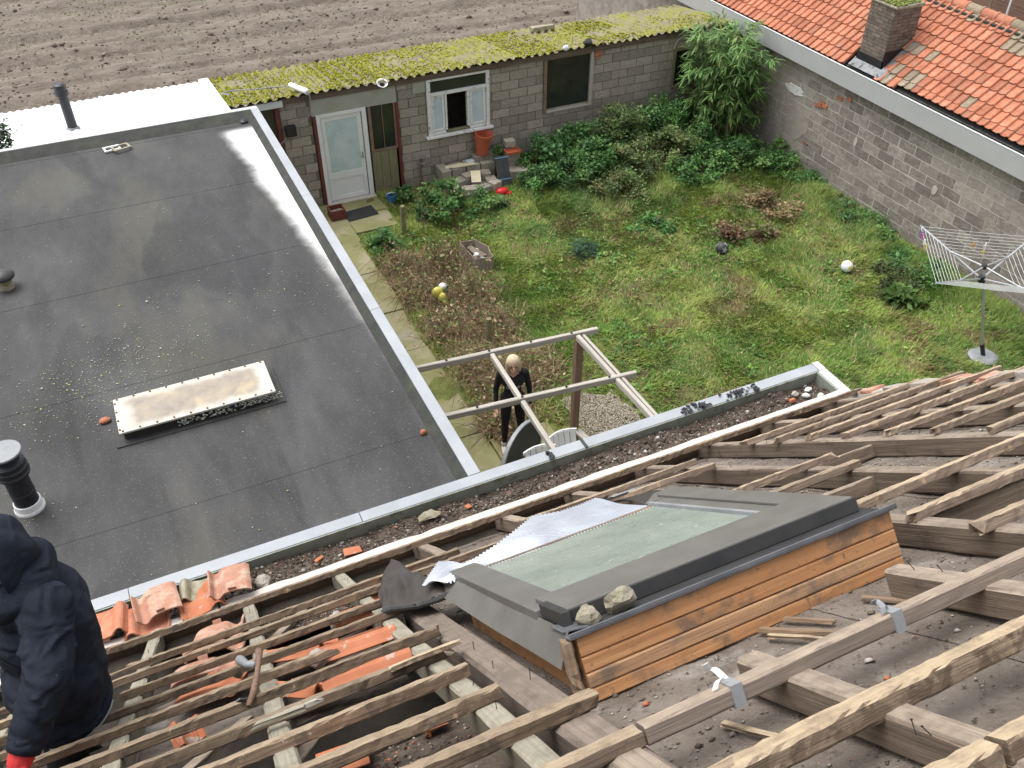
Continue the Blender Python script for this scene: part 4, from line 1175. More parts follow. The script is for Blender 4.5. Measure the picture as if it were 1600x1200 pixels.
# lintel board and door
shedpart('lintel_board', 'lintel', 3.46, 5.16, 1.885, 2.24, 16.475, 16.52)
door = shedpart('door', 'pvc', 3.62, 4.42, .06, 1.83, 16.50, 16.545)
for nm, x0, x1, z0, z1 in (('stile', 3.625, 3.70, .065, 1.825), ('stile', 4.33, 4.415, .065, 1.825), ('door_rail', 3.70, 4.33, 1.74, 1.825), ('door_rail', 3.70, 4.33, .52, .66), ('door_rail', 3.70, 4.33, .065, .15)):
    shedpart(nm, 'pvc', x0, x1, z0, z1, 16.485, 16.4995, .003, door)
shedpart('door_pane', 'pane_frost', 3.70, 4.33, .66, 1.74, 16.492, 16.4995, 0, door)
b = MB(); b.bx(4.36, 4.385, 16.475, 16.4845, .86, 1.0); b.tube([(4.372, 16.47, .93), (4.372, 16.45, .93), (4.30, 16.445, .925)], .008, 6); b.obj('handle', M['greyplastic'], door)
for x0, x1, z0, z1 in ((3.535, 3.612, .0, 1.90), (4.43, 4.52, .0, 1.90), (3.612, 4.43, 1.835, 1.90)):
    shedpart('door_frame', 'pvc', x0, x1, z0, z1, 16.455, 16.53, .005)
shedpart('door_frame', 'redwood', 3.47, 3.53, 0, 1.88, 16.46, 16.53)
shedpart('sill', 'mortar_light', 3.53, 4.55, 0, .055, 16.36, 16.56, .01)
sw = shedpart('side_window', 'pane_dark', 4.62, 5.08, .98, 1.88, 16.51, 16.52, 0)
for x0, x1, z0, z1 in ((4.56, 4.62, .93, 1.884), (5.08, 5.12, .93, 1.884), (4.62, 5.08, .93, .98), (4.84, 4.852, .98, 1.88)):
    shedpart('window_bar', 'w_dirty', x0, x1, z0, z1, 16.48, 16.53, .003, sw)
for i in range(3):
    shedpart('cladding_board', 'mossboard', 4.56 + i * .175, 4.73 + i * .175, .02, .925, 16.48 + .004 * (i % 2), 16.52)
shedpart('post', 'redwood', 5.12, 5.18, 0, 1.884, 16.455, 16.53)
shedpart('post', 'redwood', 2.79, 2.87, .9, 2.2, 16.455, 16.53)
w0 = shedpart('left_window', 'pane_dark', 2.02, 2.79, 1.5, 2.2, 16.52, 16.53, 0)
shedpart('window_bar', 'w_dirty', 2.02, 2.785, 1.42, 1.5, 16.47, 16.53, .003, w0)
shedpart('cladding_board', 'mossboard', 2.02, 2.785, .9, 1.41, 16.48, 16.52)
# white flaking casement window
w1 = thing_w = shedpart('casement_window', 'whitepaint', 5.78, 7.13, 1.87, 1.93, 16.45, 16.55)
WP = 'whitepaint'
for x0, x1, z0, z1, y0 in ((5.78, 5.86, 1.05, 1.868, 16.45), (7.06, 7.13, 1.05, 1.868, 16.45), (5.78, 5.86, 1.932, 2.17, 16.45), (7.06, 7.13, 1.932, 2.17, 16.45), (5.78, 7.13, 2.172, 2.24, 16.45),
                           (6.16, 6.20, 1.12, 1.868, 16.462), (6.64, 6.69, 1.12, 1.868, 16.462), (5.86, 6.16, 1.06, 1.11, 16.465), (6.69, 7.06, 1.06, 1.11, 16.465)):
    shedpart('frame', WP, x0, x1, z0, z1, y0, 16.55, .004, w1)
shedpart('sill', WP, 5.72, 7.19, 1.00, 1.048, 16.40, 16.56, .006, w1)
shedpart('ledge', 'mossboard', 6.2, 6.64, 1.06, 1.10, 16.47, 16.55, .003, w1)
for x0, x1 in ((5.87, 6.15), (6.70, 7.05)):
    p_ = shedpart('pane', 'pane_pale', x0 + .05, x1 - .05, 1.17, 1.82, 16.49, 16.497, 0, w1)
    for a0, a1, c0, c1 in ((x0, x0 + .05, 1.12, 1.86), (x1 - .05, x1, 1.12, 1.86), (x0 + .05, x1 - .05, 1.12, 1.17), (x0 + .05, x1 - .05, 1.82, 1.86)):
        shedpart('sash', WP, a0, a1, c0, c1, 16.475, 16.51, .003, w1)
shedpart('pane', 'pane_dark', 5.86, 7.06, 1.932, 2.17, 16.50, 16.508, 0, w1)
shedpart('patch_board', 'lintel', 5.50, 5.765, 1.98, 2.26, 16.472, 16.488)
# dark fixed window
w2 = shedpart('fixed_window', 'pane_dark', 8.44, 9.46, 1.10, 2.19, 16.515, 16.523, 0)
for mt, x0, x1, z0, z1 in (('w_dirty', 8.37, 8.44, 1.06, 2.25), ('w_grey', 9.46, 9.53, 1.06, 2.25), ('w_raw', 8.44, 9.46, 2.19, 2.25), ('w_grey', 8.44, 9.46, 1.06, 1.10)):
    shedpart('frame', mt, x0, x1, z0, z1, 16.46, 16.54, .004, w2)
w3 = shedpart('arched_window', 'pane_dark', 11.60, 12.04, 1.12, 1.90, 16.515, 16.523, 0)
for x0, x1, z0, z1 in ((11.54, 11.60, 1.07, 1.95), (12.04, 12.09, 1.07, 1.95), (11.60, 12.04, 1.90, 1.95), (11.60, 12.04, 1.07, 1.12)):
    shedpart('frame', 'mossboard', x0, x1, z0, z1, 16.46, 16.54, .004, w3)
b = MB(); b.tube([(11.81 + .27 * math.cos(t), 16.485, 1.955 + .25 * math.sin(t)) for t in np.linspace(0, math.pi, 14)], .018, 6); b.obj('arch', M['mortar_light'], w3)
for i in range(3):
    shedpart('patch_brick', 'tile', 9.56, 9.71, 2.045 + i * .06, 2.095 + i * .06, 16.468, 16.5, .004)
# floodlight and its cable, white downlight on the eave, brackets
fd = thing('floodlight', 'small black floodlight box on the shed wall left of the door', 'floodlight', (3.02, 16.44, 1.68))
b = MB(); b.bx(2.92, 3.12, 16.34, 16.46, 1.62, 1.82); b.obj('housing', M['black'], fd, bevel=.01)
b = MB(); b.bx(2.94, 3.10, 16.33, 16.338, 1.65, 1.79); b.obj('lens', M['pane_dark'], fd)
b = MB(); b.bx(3.0, 3.04, 16.46, 16.5, 1.70, 1.74); b.obj('bracket', M['black'], fd)
sb = thing('antenna_box', 'white plastic tube lying on the mossy eave above the door', 'tube', (3.42, 16.4, 2.42))
b = MB(); b.tube([(3.20, 16.78, 2.44), (3.22, 16.76, 2.44), (3.40, 16.30, 2.46), (3.41, 16.27, 2.45)], [.04, .055, .055, .045], 12); b.obj('tube_body', M['pvc'], sb, smooth=False)
def cable(name, label, pts, rad, mat):
    P = [Vector(p) for p in pts]; out = []
    for i in range(len(P) - 1):
        p0, p1, p2, p3 = P[max(i-1, 0)], P[i], P[i+1], P[min(i+2, len(P)-1)]
        for k in range(6):
            t = k / 6
            out.append(.5 * ((2*p1) + (p2-p0)*t + (2*p0-5*p1+4*p2-p3)*t*t + (3*p1-p0-3*p2+p3)*t**3))
    out.append(P[-1])
    b = MB(); b.tube(out, rad, 6)
    return tag(b.obj(name, mat, None, smooth=True), label, 'cable')
cable('cable', 'thin cable looping over the mossy roof and down the shed wall', [(2.1, 16.75, 2.46), (1.98, 16.95, 2.42), (2.2, 17.05, 2.40), (2.6, 16.9, 2.42), (3.2, 16.7, 2.44), (3.42, 16.32, 2.42), (3.44, 16.30, 2.2), (3.38, 16.36, 1.95), (3.1, 16.42, 1.7), (2.75, 16.44, 1.45)], .012, M['greyplastic'])
bb = thing('bowl', 'white broken bowl rim caught under the corrugated eave', 'bowl', (4.87, 16.38, 2.36))
b = MB(); b.lathe([(.06, -.04), (.10, 0), (.11, .02), (.10, .02), (.05, -.03)], 16, (4.87, 16.36, 2.34), RX(.5)); b.obj('bowl_body', M['pvc'], bb, smooth=True)
b = MB(); b.box((0, 0, 0), (.55, .16, .10), None, .015)
tag(b.obj('roof_block', M['stone'], None, T(9.15, 18.15, 2.24) @ RX(SPL) @ RZ(R(2)), bevel=.012), 'stone block weighing down the back of the mossy roof', 'block')
b = MB(); b.sph((0, 0, 0), (.07, .05, .06), 10, 7)
tag(b.obj('roof_stone', M['pvc'], None, T(8.80, 16.36, 2.43)), 'white lump at the edge of the mossy roof above the dark window', 'stone')
rock('roof_stone', 'dark lump at the mossy roof edge above the dark window', (9.33, 16.40, 2.45), (.12, .09, .08), 81, M['upstand'])
pp = thing('vent_pipe', 'tall black vent pipe standing on the white sheet roof', 'pipe', (-.63, 16.74, 2.33))
b = MB(); b.tube([(-.63, 16.74, 2.28), (-.63, 16.74, 3.02)], .082, 20); b.obj('pipe', M['blackpipe'], pp, smooth=False)
b = MB(); b.lathe([(.083, 2.90), (.11, 2.92), (.11, 2.99), (.095, 3.01), (.10, 3.03), (.10, 3.10), (.06, 3.12), (.001, 3.12)], 20, (-.63, 16.74, 0)); b.obj('cowl', M['blackpipe'], pp)
b = MB(); b.lathe([(.12, 2.27), (.115, 2.33), (.085, 2.36)], 20, (-.63, 16.74, 0)); b.obj('base_ring', M['greyplastic'], pp)

# ------------------------------------------------------------------ neighbour's outbuilding on the right
XN = 13.2
nb = thing('neighbour_house', 'low neighbouring building with grey block wall and orange tiled roof', 'house', (14.6, 11, 0))
def spec(c, zc):
    if c > 13.9: return M['render']
    q = float(fbm(c * .45 + 3, zc * 1.1, 44)) + .16 * math.exp(-((zc - 1.15) / .45) ** 2)
    return M['block_smear'] if q > .60 else M['block_dark']
nblk = block_wall(nb, 'x', XN, 6.0, 16.48, -.02, 2.20, .41, .195, M['block_dark'], M['mortar_light'], seedn=9, special=spec, recess=-.0005)
for (x0, x1, y0, y1, z0, z1) in ((13.3, 16.2, 5.9, 6.0, 0, 2.4), (16.2, 16.3, 5.9, 24, 0, 2.4), (13.21, 13.31, 16.6, 24, 0, 2.4), (13.31, 16.2, 23.9, 24, 0, 2.4)):
    b = MB(); b.bx(x0, x1, y0, y1, z0, z1); b.obj('wall', M['block_dark'], nb)
# render patches, white paint patch and exposed red bricks on the wall
def wallpatch(name, mat, yc, zc, w, h, seedn, th=.006, off=0):
    r = np.random.default_rng(seedn); b = MB()
    N = 18
    ring = []
    for k in range(N):
        t = 2 * math.pi * k / N
        q = r.uniform(.75, 1.1)
        ring.append((yc + math.cos(t) * w / 2 * q, zc + math.sin(t) * h / 2 * q))
    xf, xb = XN - .008 - th - off, XN + .004
    b.add([(xf, y, z) for y, z in ring] + [(xb, y, z) for y, z in ring], [tuple(range(N))] + [((k + 1) % N, k, k + N, (k + 1) % N + N) for k in range(N)])
    return b.obj(name, mat, nb)
wallpatch('white_patch', M['whitepaint'], 14.35, 1.55, .62, .20, 1, .012)
wallpatch('render_patch', M['render'], 14.1, .95, .8, .8, 2)
wallpatch('render_patch', M['render'], 14.9, .5, .9, .9, 5, .004)
wallpatch('mortar_blob', M['mortar_light'], 12.36, 1.22, .10, .20, 6, .010)
wallpatch('mortar_blob', M['mortar_light'], 10.25, 1.18, .12, .20, 7, .010)
for i, (y, z) in enumerate(((13.62, 1.50), (13.48, 1.60), (13.40, 1.56), (13.05, 1.85), (12.80, 1.93), (13.55, 1.52), (13.7, .62))):
    b = MB(); b.bx(XN - .024, XN + .002, y - .09, y + .05, z - .03, z + .03, jit=.01); b.obj('red_brick', M['tile'], nb)
# grey box gutter
b = MB(); b.bx(12.96, 12.985, 5.9, 24, 2.20, 2.555); b.obj('gutter_fascia', pbr('painted_fascia', [(.34, .345, .345), (.39, .395, .39)], 1.5, .6, .04, mode='world'), nb, bevel=.006)
b = MB(); b.bx(12.985, 13.19, 5.9, 24, 2.20, 2.24); b.obj('gutter_soffit', M['greyplastic'], nb)
b = MB(); b.bx(12.955, 12.992, 5.88, 24, 2.557, 2.569); b.obj('gutter_rim', M['trimwhite'], nb, bevel=.004)
b = MB(); b.bx(12.99, 13.2, 5.9, 24, 2.42, 2.46); b.obj('gutter_bed', M['upstand'], nb)
b = MB(); b.bx(13.14, 13.30, 5.9, 24, 2.465, 2.53); b.obj('gutter_back', M['lead'], nb)
n = 500
P = np.stack([rng.uniform(12.99, 13.12, n), rng.uniform(8, 12, n), rng.uniform(2.46, 2.48, n)], -1)
V, F, cc = lumps(n, P, rng.uniform(.01, .03, n), np.array([.06, .06, .04]) * rng.uniform(.5, 1.5, (n, 1)), 93)
o = inst('gutter_moss', fast_mesh('gutter_moss', V, F, cc), nb, mat=M['debris']); o['kind'] = 'stuff'
# pantile roof
PN = R(38)
NM = T(13.10, 0, 2.55) @ RY(-PN)                  # x up the slope, y along the eave, z out
b = MB(); b.bx(0, 1.96, 5.9, 24, -.10, -.045, None); b.obj('roof_deck', M['dark'], nb, NM)
NM2 = T(13.10 + 2 * 1.96 * math.cos(PN), 0, 2.55) @ RY(PN) @ SCL(-1, 1, 1)
b = MB(); b.bx(14.66, 14.70, 5.9, 24, 3.5, 3.72); b.obj('ridge_board', M['w_dirty'], nb)
b = MB(); b.add([(14.64, 5.9, 3.68), (14.64, 24, 3.68), (16.35, 24, 2.4), (16.35, 5.9, 2.4)], [(0, 1, 2, 3)]); b.obj('rear_slope', M['tile_grey'], nb, thick=.05)
def pan_verts(w, l):
    pr = [(.02, -.008), (.03, .024), (.12, .038), (.24, .034), (.36, .012), (.60, .0), (.90, .002), (1.0, .006)]
    return pr
def small_tile(w=.172, l=.275):
    b = MB(); pr = pan_verts(w, l); n = len(pr)
    vs = [(0, a * w, z) for a, z in pr] + [(l, a * w, z) for a, z in pr] + [(0, a * w, z - .020) for a, z in pr] + [(l, a * w, z - .012) for a, z in pr]
    fs = [(i, i + n, i + n + 1, i + 1) for i in range(n - 1)] + [(i, i + 1, i + 2*n + 1, i + 2*n) for i in range(n - 1)] + [(0, 2*n, 3*n, n), (n - 1, 2*n - 1, 4*n - 1, 3*n - 1)]
    b.add(vs, fs)
    return b
tm = {}
for nm in ('tile', 'tile_grey'):
    me = small_tile().mesh('pantile'); me.materials.append(M[nm]); tm[nm] = me
rr = random.Random(3)
spots = []
ncol = int((20.5 - 8.0) / .168)
for c in range(ncol):
    y = 8.0 + c * .168
    for rw_ in range(8):
        s = -.02 + rw_ * .24
        if 12.12 < y < 12.92 and rw_ < 3: continue           # chimney stands here
        if y < 11.55 and rw_ == 0: s += .10                   # eave row set back
        grey = (y < 10.6 and rw_ >= 6 and rr.random() < .85) or (11.35 < y < 12.2 and rw_ in (0, 1, 3) and rr.random() < .45) or rr.random() < .02
        spots.append((math.hypot(y - 10, s * .3), y, s, rw_, grey))
spots.sort()
rest = MB()
for i, (_, y, s, rw_, grey) in enumerate(spots):
    Q = NM @ T(s, y + rr.uniform(-.004, .004), .030 + rr.uniform(-.003, .004)) @ RY(R(6.0)) @ RZ(R(rr.uniform(-.8, .8)))
    if i < 300:
        inst('pantile', tm['tile_grey' if grey else 'tile'], nb, Q)
    else:
        t_ = small_tile(); rest.add([Q @ Vector(p) for p in t_.v], t_.f)
M['tile_far'] = pbr('orange_clay_far', [(.32, .10, .052), (.40, .148, .082), (.45, .20, .125)], 9, .8, .3, 70, .006, island=.5, mode='world', layers=[((.34, .22, .16), 7, .56, .75, .5)])
o = rest.obj('pantiles', M['tile_far'], nb); o['kind'] = 'stuff'
# ridge tiles
y = 7.6; k = 0
while y < 17.5:
    b = MB()
    l = .36
    pts = []
    nseg = 9
    vs, fs = [], []
    for j, (yy, rad) in enumerate(((0, .125), (.05, .125), (.052, .112), (l, .108))):
        for q in range(nseg + 1):
            t = math.pi * q / nseg
            vs.append((rad * math.cos(t), yy, rad * math.sin(t)))
    for j in range(3):
        for q in range(nseg):
            fs.append((j*(nseg+1) + q, (j+1)*(nseg+1) + q, (j+1)*(nseg+1) + q + 1, j*(nseg+1) + q + 1))
    b.add(vs, fs)
    b.obj('ridge_tile', M['tile'] if k % 3 else M['tile_grey'], nb, T(14.64, y, 3.70) @ RX(R(.8)), smooth=False, thick=.014)
    y += .33; k += 1
b = MB(); b.bx(14.44, 14.60, 7.6, 17.4, 3.60, 3.67); b.obj('mortar_bed', M['upstand'], nb)
# chimney with its courses
ch = MB(); c0x, c1x, c0y, c1y = 13.26, 13.88, 12.27, 12.90
z = 2.3; row = 0
rb = random.Random(5)
while z < 3.74:
    for (fx, a0, a1) in (('x', c0y, c1y), ('y', c0x, c1x)):
        a = a0 - (.10 if row % 2 else 0)
        while a < a1:
            s_, e_ = max(a, a0) + .004, min(a + .21, a1) - .004
            if e_ - s_ > .03:
                d = rb.uniform(-.004, .004)
                if fx == 'x': ch.bx(c0x - .006 + d, c0x + .05, s_, e_, z + .005, z + .058)
                else: ch.bx(s_, e_, c0y - .006 + d, c0y + .05, z + .005, z + .058)
            a += .21
    z += .063; row += 1
M['chimbrick'] = pbr('sooty_brick', [(.105, .085, .07), (.16, .13, .105), (.20, .165, .135)], 12, .95, .6, 60, island=.5, mode='world')
o = ch.obj('chimney_bricks', M['chimbrick'], nb); o['kind'] = 'stuff'
b = MB(); b.bx(c0x + .004, c1x, c0y + .004, c1y, 2.3, 3.745); b.obj('chimney_core', M['mortar_grey'], nb)
b = MB(); b.bx(c0x - .02, c1x + .03, c0y - .02, c1y + .02, 3.746, 3.80, jit=.012); b.obj('chimney_cap', M['stone'], nb, bevel=.01)
n = 900
P = np.stack([rng.uniform(c0x, c1x, n), rng.uniform(c0y, c1y, n), rng.uniform(3.80, 3.83, n)], -1)
V, F, cc = lumps(n, P, rng.uniform(.012, .035, n), np.array([.20, .23, .07]) * rng.uniform(.5, 1.5, (n, 1)), 94)
o = inst('chimney_moss', fast_mesh('chimney_moss', V, F, cc), nb, mat=M['moss']); o['kind'] = 'stuff'
b = MB(); b.bx(c0x - .03, c0x - .012, c0y - .03, c1y + .02, 2.5, 2.83); b.bx(c0x - .03, c1x + .02, c0y - .03, c0y - .012, 2.6, 3.0); b.obj('chimney_flashing', M['black'], nb)
b = MB(); b.bx(.10, 1.05, 12.02, 12.24, .0, .015); b.bx(.02, .26, 12.02, 12.95, .012, .03); b.obj('lead_tray', M['lead'], nb, NM)
# beyond the ridge: dark timber yard wall and poles
bk = thing('back_fence', 'dark brown timber wall beyond the tiled ridge at the top right', 'fence', (17.6, 12, 0))
for i in range(18):
    seed[0] += 1
    timber(9.0, .03, .24, seed[0], .004, seg=.5).obj('board', M['w_post'], bk, T(17.6 + .01 * (i % 2), 12.5, .25 + i * .25) @ RZ(math.pi / 2))
for lab, (x, y), mt, lean in (('white pole standing beyond the tiled ridge', (17.4, 13.2), "pvc", 0), ('brown pole leaning beyond the tiled ridge', (17.4, 13.55), "w_raw", -.05)):
    b = MB(); b.tube([(x, y, 0), (x, y - lean * 3, 4.6)], .022, 8)
    tag(b.obj('pole', M[mt]), lab, 'pole')

# ------------------------------------------------------------------ lawn
def in_lawn(x, y):
    k = (x > 3.72) & (x < 13.15) & (y < 16.4)
    k &= ~((x < 4.58) & (y > 15.05)) & ~((x < 4.65) & (y < 8.8))
    k &= ~(((x - 5.45) / .50) ** 2 + ((y - 8.45) / .58) ** 2 < 1)
    return k
n = 470000
px = rng.uniform(3.7, 13.15, n); py = rng.uniform(5.3, 16.4, n)
k = in_lawn(px, py)
bare = fbm(px * 1.3, py * 1.3, 61)
k &= rng.random(n) < np.clip((bare - .26) * 4.5, .12, 1)
px, py = px[k], py[k]; n = len(px)
big = fbm(px * .55, py * .55, 62); mid = fbm(px * 2.2, py * 2.2, 63); tuft = fbm(px * 5, py * 5, 64, 2)
L = (.05 + .085 * np.clip(mid, 0, 1) ** 1.5 + .05 * np.clip(tuft - .5, 0, 1) * 2 + .10 * np.clip(big - .55, 0, 1)) * rng.uniform(.6, 1.4, n)
green = np.array([.125, .235, .04]); lime = np.array([.26, .34, .07]); straw = np.array([.42, .37, .17]); dark = np.array([.075, .155, .035]); brown = np.array([.23, .155, .085])
g1 = np.clip((mid - .35) * 3.2, 0, 1)[:, None]
C = green * (1 - g1) + lime * g1
d1 = np.clip((fbm(px * 1.1, py * 1.1, 66) - .55) * 6, 0, 1)[:, None]
C = C * (1 - d1 * .75) + dark * d1 * .75
st = (rng.random(n) < .10 + .35 * np.clip((fbm(px * .8, py * .8, 67) - .5) * 3, 0, 1))[:, None]
C = np.where(st, straw, C)
br = (rng.random(n) < .05 + .5 * np.clip((fbm(px * 1.6, py * 1.6, 68) - .60) * 6, 0, 1))[:, None]
C = np.where(br, brown, C) * rng.uniform(.6, 1.4, (n, 1))
# lush strip beside the brambles
lush = np.exp(-((px - 5.6) / .7) ** 2 - ((py - 10.2) / 1.6) ** 2)
L *= 1 + lush * .9
C = C * (1 - lush[:, None] * .6) + np.array([.12, .27, .035]) * rng.uniform(.7, 1.4, (n, 1)) * lush[:, None] * .6
edge = np.exp(-((py - 14.5) / .7) ** 2) * (px > 7.3) + np.exp(-((px - 12.6) / .5) ** 2) * (py < 14)
L *= 1 + 1.3 * edge
C = C * (1 - edge[:, None] * .45) + np.array([.09, .18, .045]) * rng.uniform(.6, 1.3, (n, 1)) * edge[:, None] * .45
P = np.stack([px, py, lawn_z(px, py) - .005], -1)
swirl = fbm(px * .9, py * .9, 69) * 12.6 + rng.normal(0, .8, n)
V, F, cc = blades(P, L, rng.uniform(.008, .017, n), C, np.clip(rng.normal(.75, .35, n), .05, 1.5), 70, .5, swirl)
tag(inst('lawn_grass', fast_mesh('lawn_grass', V, F, cc), mat=M['grass']), 'rough overgrown grass covering the garden', 'grass', kind='stuff')

# ------------------------------------------------------------------ foliage
def rosettes(n, seedn):
    r = np.random.default_rng(seedn)
    cx = r.uniform(3.9, 13.0, n); cy = r.uniform(5.6, 16.2, n)
    k = in_lawn(cx, cy) & (fbm(cx * .7, cy * .7, 81) + r.normal(0, .12, n) > .47)
    cx, cy = cx[k], cy[k]
    m = r.integers(6, 13, len(cx))
    idx = np.repeat(np.arange(len(cx)), m); nn = len(idx)
    sz = r.uniform(.03, .085, len(cx))[idx] * r.uniform(.7, 1.3, nn)
    P = np.stack([cx[idx] + r.normal(0, .02, nn), cy[idx] + r.normal(0, .02, nn), lawn_z(cx, cy)[idx] + r.uniform(.01, .06, nn)], -1)
    pal = np.array([[.12, .24, .05], [.17, .30, .06], [.09, .19, .05], [.24, .32, .09], [.20, .17, .07]])
    C = pal[r.integers(0, 5, len(cx))][idx] * r.uniform(.7, 1.3, (nn, 1))
    V, F, cc = leaves(P, sz, sz * r.uniform(.3, .6, nn), C, seedn, .9)
    tag(inst('lawn_weeds', fast_mesh('lawn_weeds', V, F, cc), mat=M['leaf']), 'broad leaved weeds scattered through the rough grass', 'weeds', kind='stuff')
def leaves(P, L, W, C, seedn=0, up=.35, fold=.25, droop=None):
    r = np.random.default_rng(seedn); n = len(P)
    d = r.normal(0, 1, (n, 3)); d[:, 2] = d[:, 2] * .5 if droop is None else -np.abs(d[:, 2]) * .6 - droop
    d /= np.linalg.norm(d, axis=1, keepdims=True)
    nn = r.normal(0, 1, (n, 3)); nn[:, 2] = np.abs(nn[:, 2]) + up * 2
    s = np.cross(d, nn); s /= np.linalg.norm(s, axis=1, keepdims=True) + 1e-9
    nn = np.cross(s, d)
    L = L[:, None]; W = W[:, None]
    b0 = P; tip = P + d * L
    m = P + d * L * .45
    V = np.stack([b0, m + s * W * .5 + nn * fold * W * .5, tip, m - s * W * .5 + nn * fold * W * .5], 1)
    F = np.array([[0, 1, 2], [0, 2, 3]])[None] + (np.arange(n) * 4)[:, None, None]
    return V.reshape(-1, 3), F.reshape(-1, 3), np.repeat(C, 4, 0)

rosettes(5200, 811)

def bush(name, label, c, rad, nl, size, cols, cat='shrub', group=None, seedn=0, stems=14, stemcol='stick', up=.4, lw=.55, shell=.5):
    r = np.random.default_rng(seedn)
    t = thing(name, label, cat, (c[0], c[1], 0), group)
    nc = max(6, int(nl / 130))
    cd = r.normal(0, 1, (nc, 3)); cd /= np.linalg.norm(cd, axis=1, keepdims=True)
    cd[:, 2] = np.abs(cd[:, 2])
    cr = r.uniform(.35, 1.0, nc) ** .6
    cc_ = cd * cr[:, None] * np.array(rad)
    idx = r.integers(0, nc, nl)
    P = np.array([c[0], c[1], c[2]]) + cc_[idx] + r.normal(0, 1, (nl, 3)) * np.array([.085, .085, .06]) * (max(rad) ** .5)
    P[:, 2] = np.maximum(P[:, 2], .02 + .03 * r.random(nl))
    shade = r.uniform(.65, 1.35, nc)[idx]
    ci = r.integers(0, len(cols), nc)[idx]; ci = np.where(r.random(nl) < .25, r.integers(0, len(cols), nl), ci)
    C = np.array(cols)[ci] * (shade * r.uniform(.75, 1.25, nl))[:, None]
    L = r.uniform(.45, 1.6, nl) * size * r.uniform(.7, 1.35, nc)[idx]
    V, F, k = leaves(P, L, L * lw, C, seedn, up)
    inst('foliage', fast_mesh('foliage', V, F, k), t, mat=M['leaf'])
    if stems:
        b = MB()
        for i in range(stems):
            p = Vector((c[0] + r.uniform(-.3, .3) * rad[0], c[1] + r.uniform(-.3, .3) * rad[1], 0)); q = Vector(np.array(c) + cc_[r.integers(nc)])
            m_ = p.lerp(q, .5) + Vector((0, 0, .12 * rad[2])); b.tube([p, m_, q], [.008, .006, .003], 5)
        b.obj('stem', M[stemcol], t)
    return t
NET = [(.07, .165, .045), (.10, .225, .06), (.06, .135, .05), (.15, .26, .075)]
OLV = [(.11, .18, .055), (.15, .21, .07), (.085, .14, .05), (.17, .17, .075)]
GS = 'dense green weeds along the shed wall'
k = 0
for lab, c, rad, nl, sz, cl in (
    ('bushy nettle clump right of the stacked blocks', (8.15, 15.85, .1), (.55, .5, .62), 2600, .065, NET),
    ('tall nettle clump below the dark fixed window', (8.95, 15.9, .1), (.6, .5, .72), 3000, .065, NET),
    ('dark nettle clump in front of the one below the dark window', (8.6, 15.2, .05), (.6, .45, .5), 2300, .06, NET),
    ('olive bush right of the dark fixed window', (9.95, 15.75, .15), (.6, .5, .95), 2800, .055, OLV),
    ('twiggy olive bush in the middle of the weeds', (9.7, 15.0, .1), (.6, .5, .7), 2200, .05, OLV),
    ('green bush below the blank wall near the arched window', (10.85, 15.9, .15), (.6, .45, .85), 2400, .06, NET),
    ('olive weed clump before the bamboo', (10.6, 15.0, .1), (.6, .5, .7), 2200, .05, OLV),
    ('dark bush left of the bamboo foot', (11.5, 15.3, .1), (.55, .5, .6), 2400, .06, NET),
    ('bright ivy mound in front of the bamboo', (12.1, 14.5, .05), (.6, .5, .45), 2600, .06, NET),
    ('ivy mound at the foot of the block wall corner', (12.75, 14.0, .05), (.45, .5, .38), 2200, .06, NET),
    ('low ivy along the wall past the corner mound', (12.9, 13.2, .03), (.25, .55, .2), 1300, .05, NET),
    ('green mound between the nettles and the olive bush', (9.35, 15.4, .05), (.5, .45, .55), 2000, .06, NET),
    ('leafy clump under the blank wall left of the bamboo', (11.2, 16.0, .2), (.5, .4, .9), 2200, .065, NET),
    ('green clump in front of the olive weeds', (10.9, 14.4, .0), (.55, .4, .4), 1700, .055, NET),
    ('green clump between the ivy mounds and the olive weeds', (11.6, 14.8, .0), (.55, .45, .5), 2000, .06, NET),
    ('nettle clump at the right end of the block stack', (7.75, 15.3, .0), (.4, .4, .45), 1500, .06, NET),
    ('greyish low bush at the front edge of the weeds', (9.1, 14.4, .03), (.55, .4, .35), 1700, .05, OLV)):
    bush('weed_bush', lab, c, tuple(q * 1.22 for q in rad), int(nl * 2.0), sz, cl, 'bush', GS, 300 + k); k += 1
# near the shed door and the path
bush('shrub', 'leafy green shrub between the mossy yard and the block stack', (5.55, 15.1, .1), (.62, .5, .62), 2800, .06, NET, seedn=330)
bush('shrub', 'low green shrub right beside the black plank', (6.35, 15.0, .05), (.45, .35, .4), 1500, .055, NET, seedn=331)
bush('shrub', 'small shrub by the blue bucket', (4.95, 15.95, .05), (.25, .25, .32), 700, .055, NET, seedn=332)
bush('shrub', 'green perennial at the path corner near the door mat', (3.98, 14.3, .05), (.3, .3, .36), 1200, .09, NET, seedn=333, lw=.3)
bush('shrub', 'small plant growing on top of the block stack', (7.18, 16.25, .5), (.16, .12, .16), 380, .05, NET, seedn=334, stems=4)
bush('shrub', 'blue green tussock on the lawn', (7.35, 12.7, .02), (.28, .24, .2), 1300, .10, [(.045, .10, .055), (.06, .12, .06)], seedn=335, lw=.12, stems=0)
bush('shrub', 'broad leaved plant near the clothes dryer', (11.65, 8.85, .03), (.3, .26, .24), 420, .14, [(.10, .17, .035), (.07, .13, .03)], seedn=336, lw=.5, stems=5)
bush('shrub', 'low ivy patch at the foot of the right wall', (12.55, 9.6, .02), (.5, .8, .22), 2400, .055, NET, seedn=337)
bush('shrub', 'dark low plants left of the clothes dryer', (11.9, 9.5, .02), (.55, .5, .25), 1700, .05, [(.05, .075, .025), (.07, .09, .035)], seedn=338)
bush('shrub', 'ivy along the wall behind the white ball', (12.85, 11.3, .02), (.28, .8, .24), 2000, .055, NET, seedn=339)
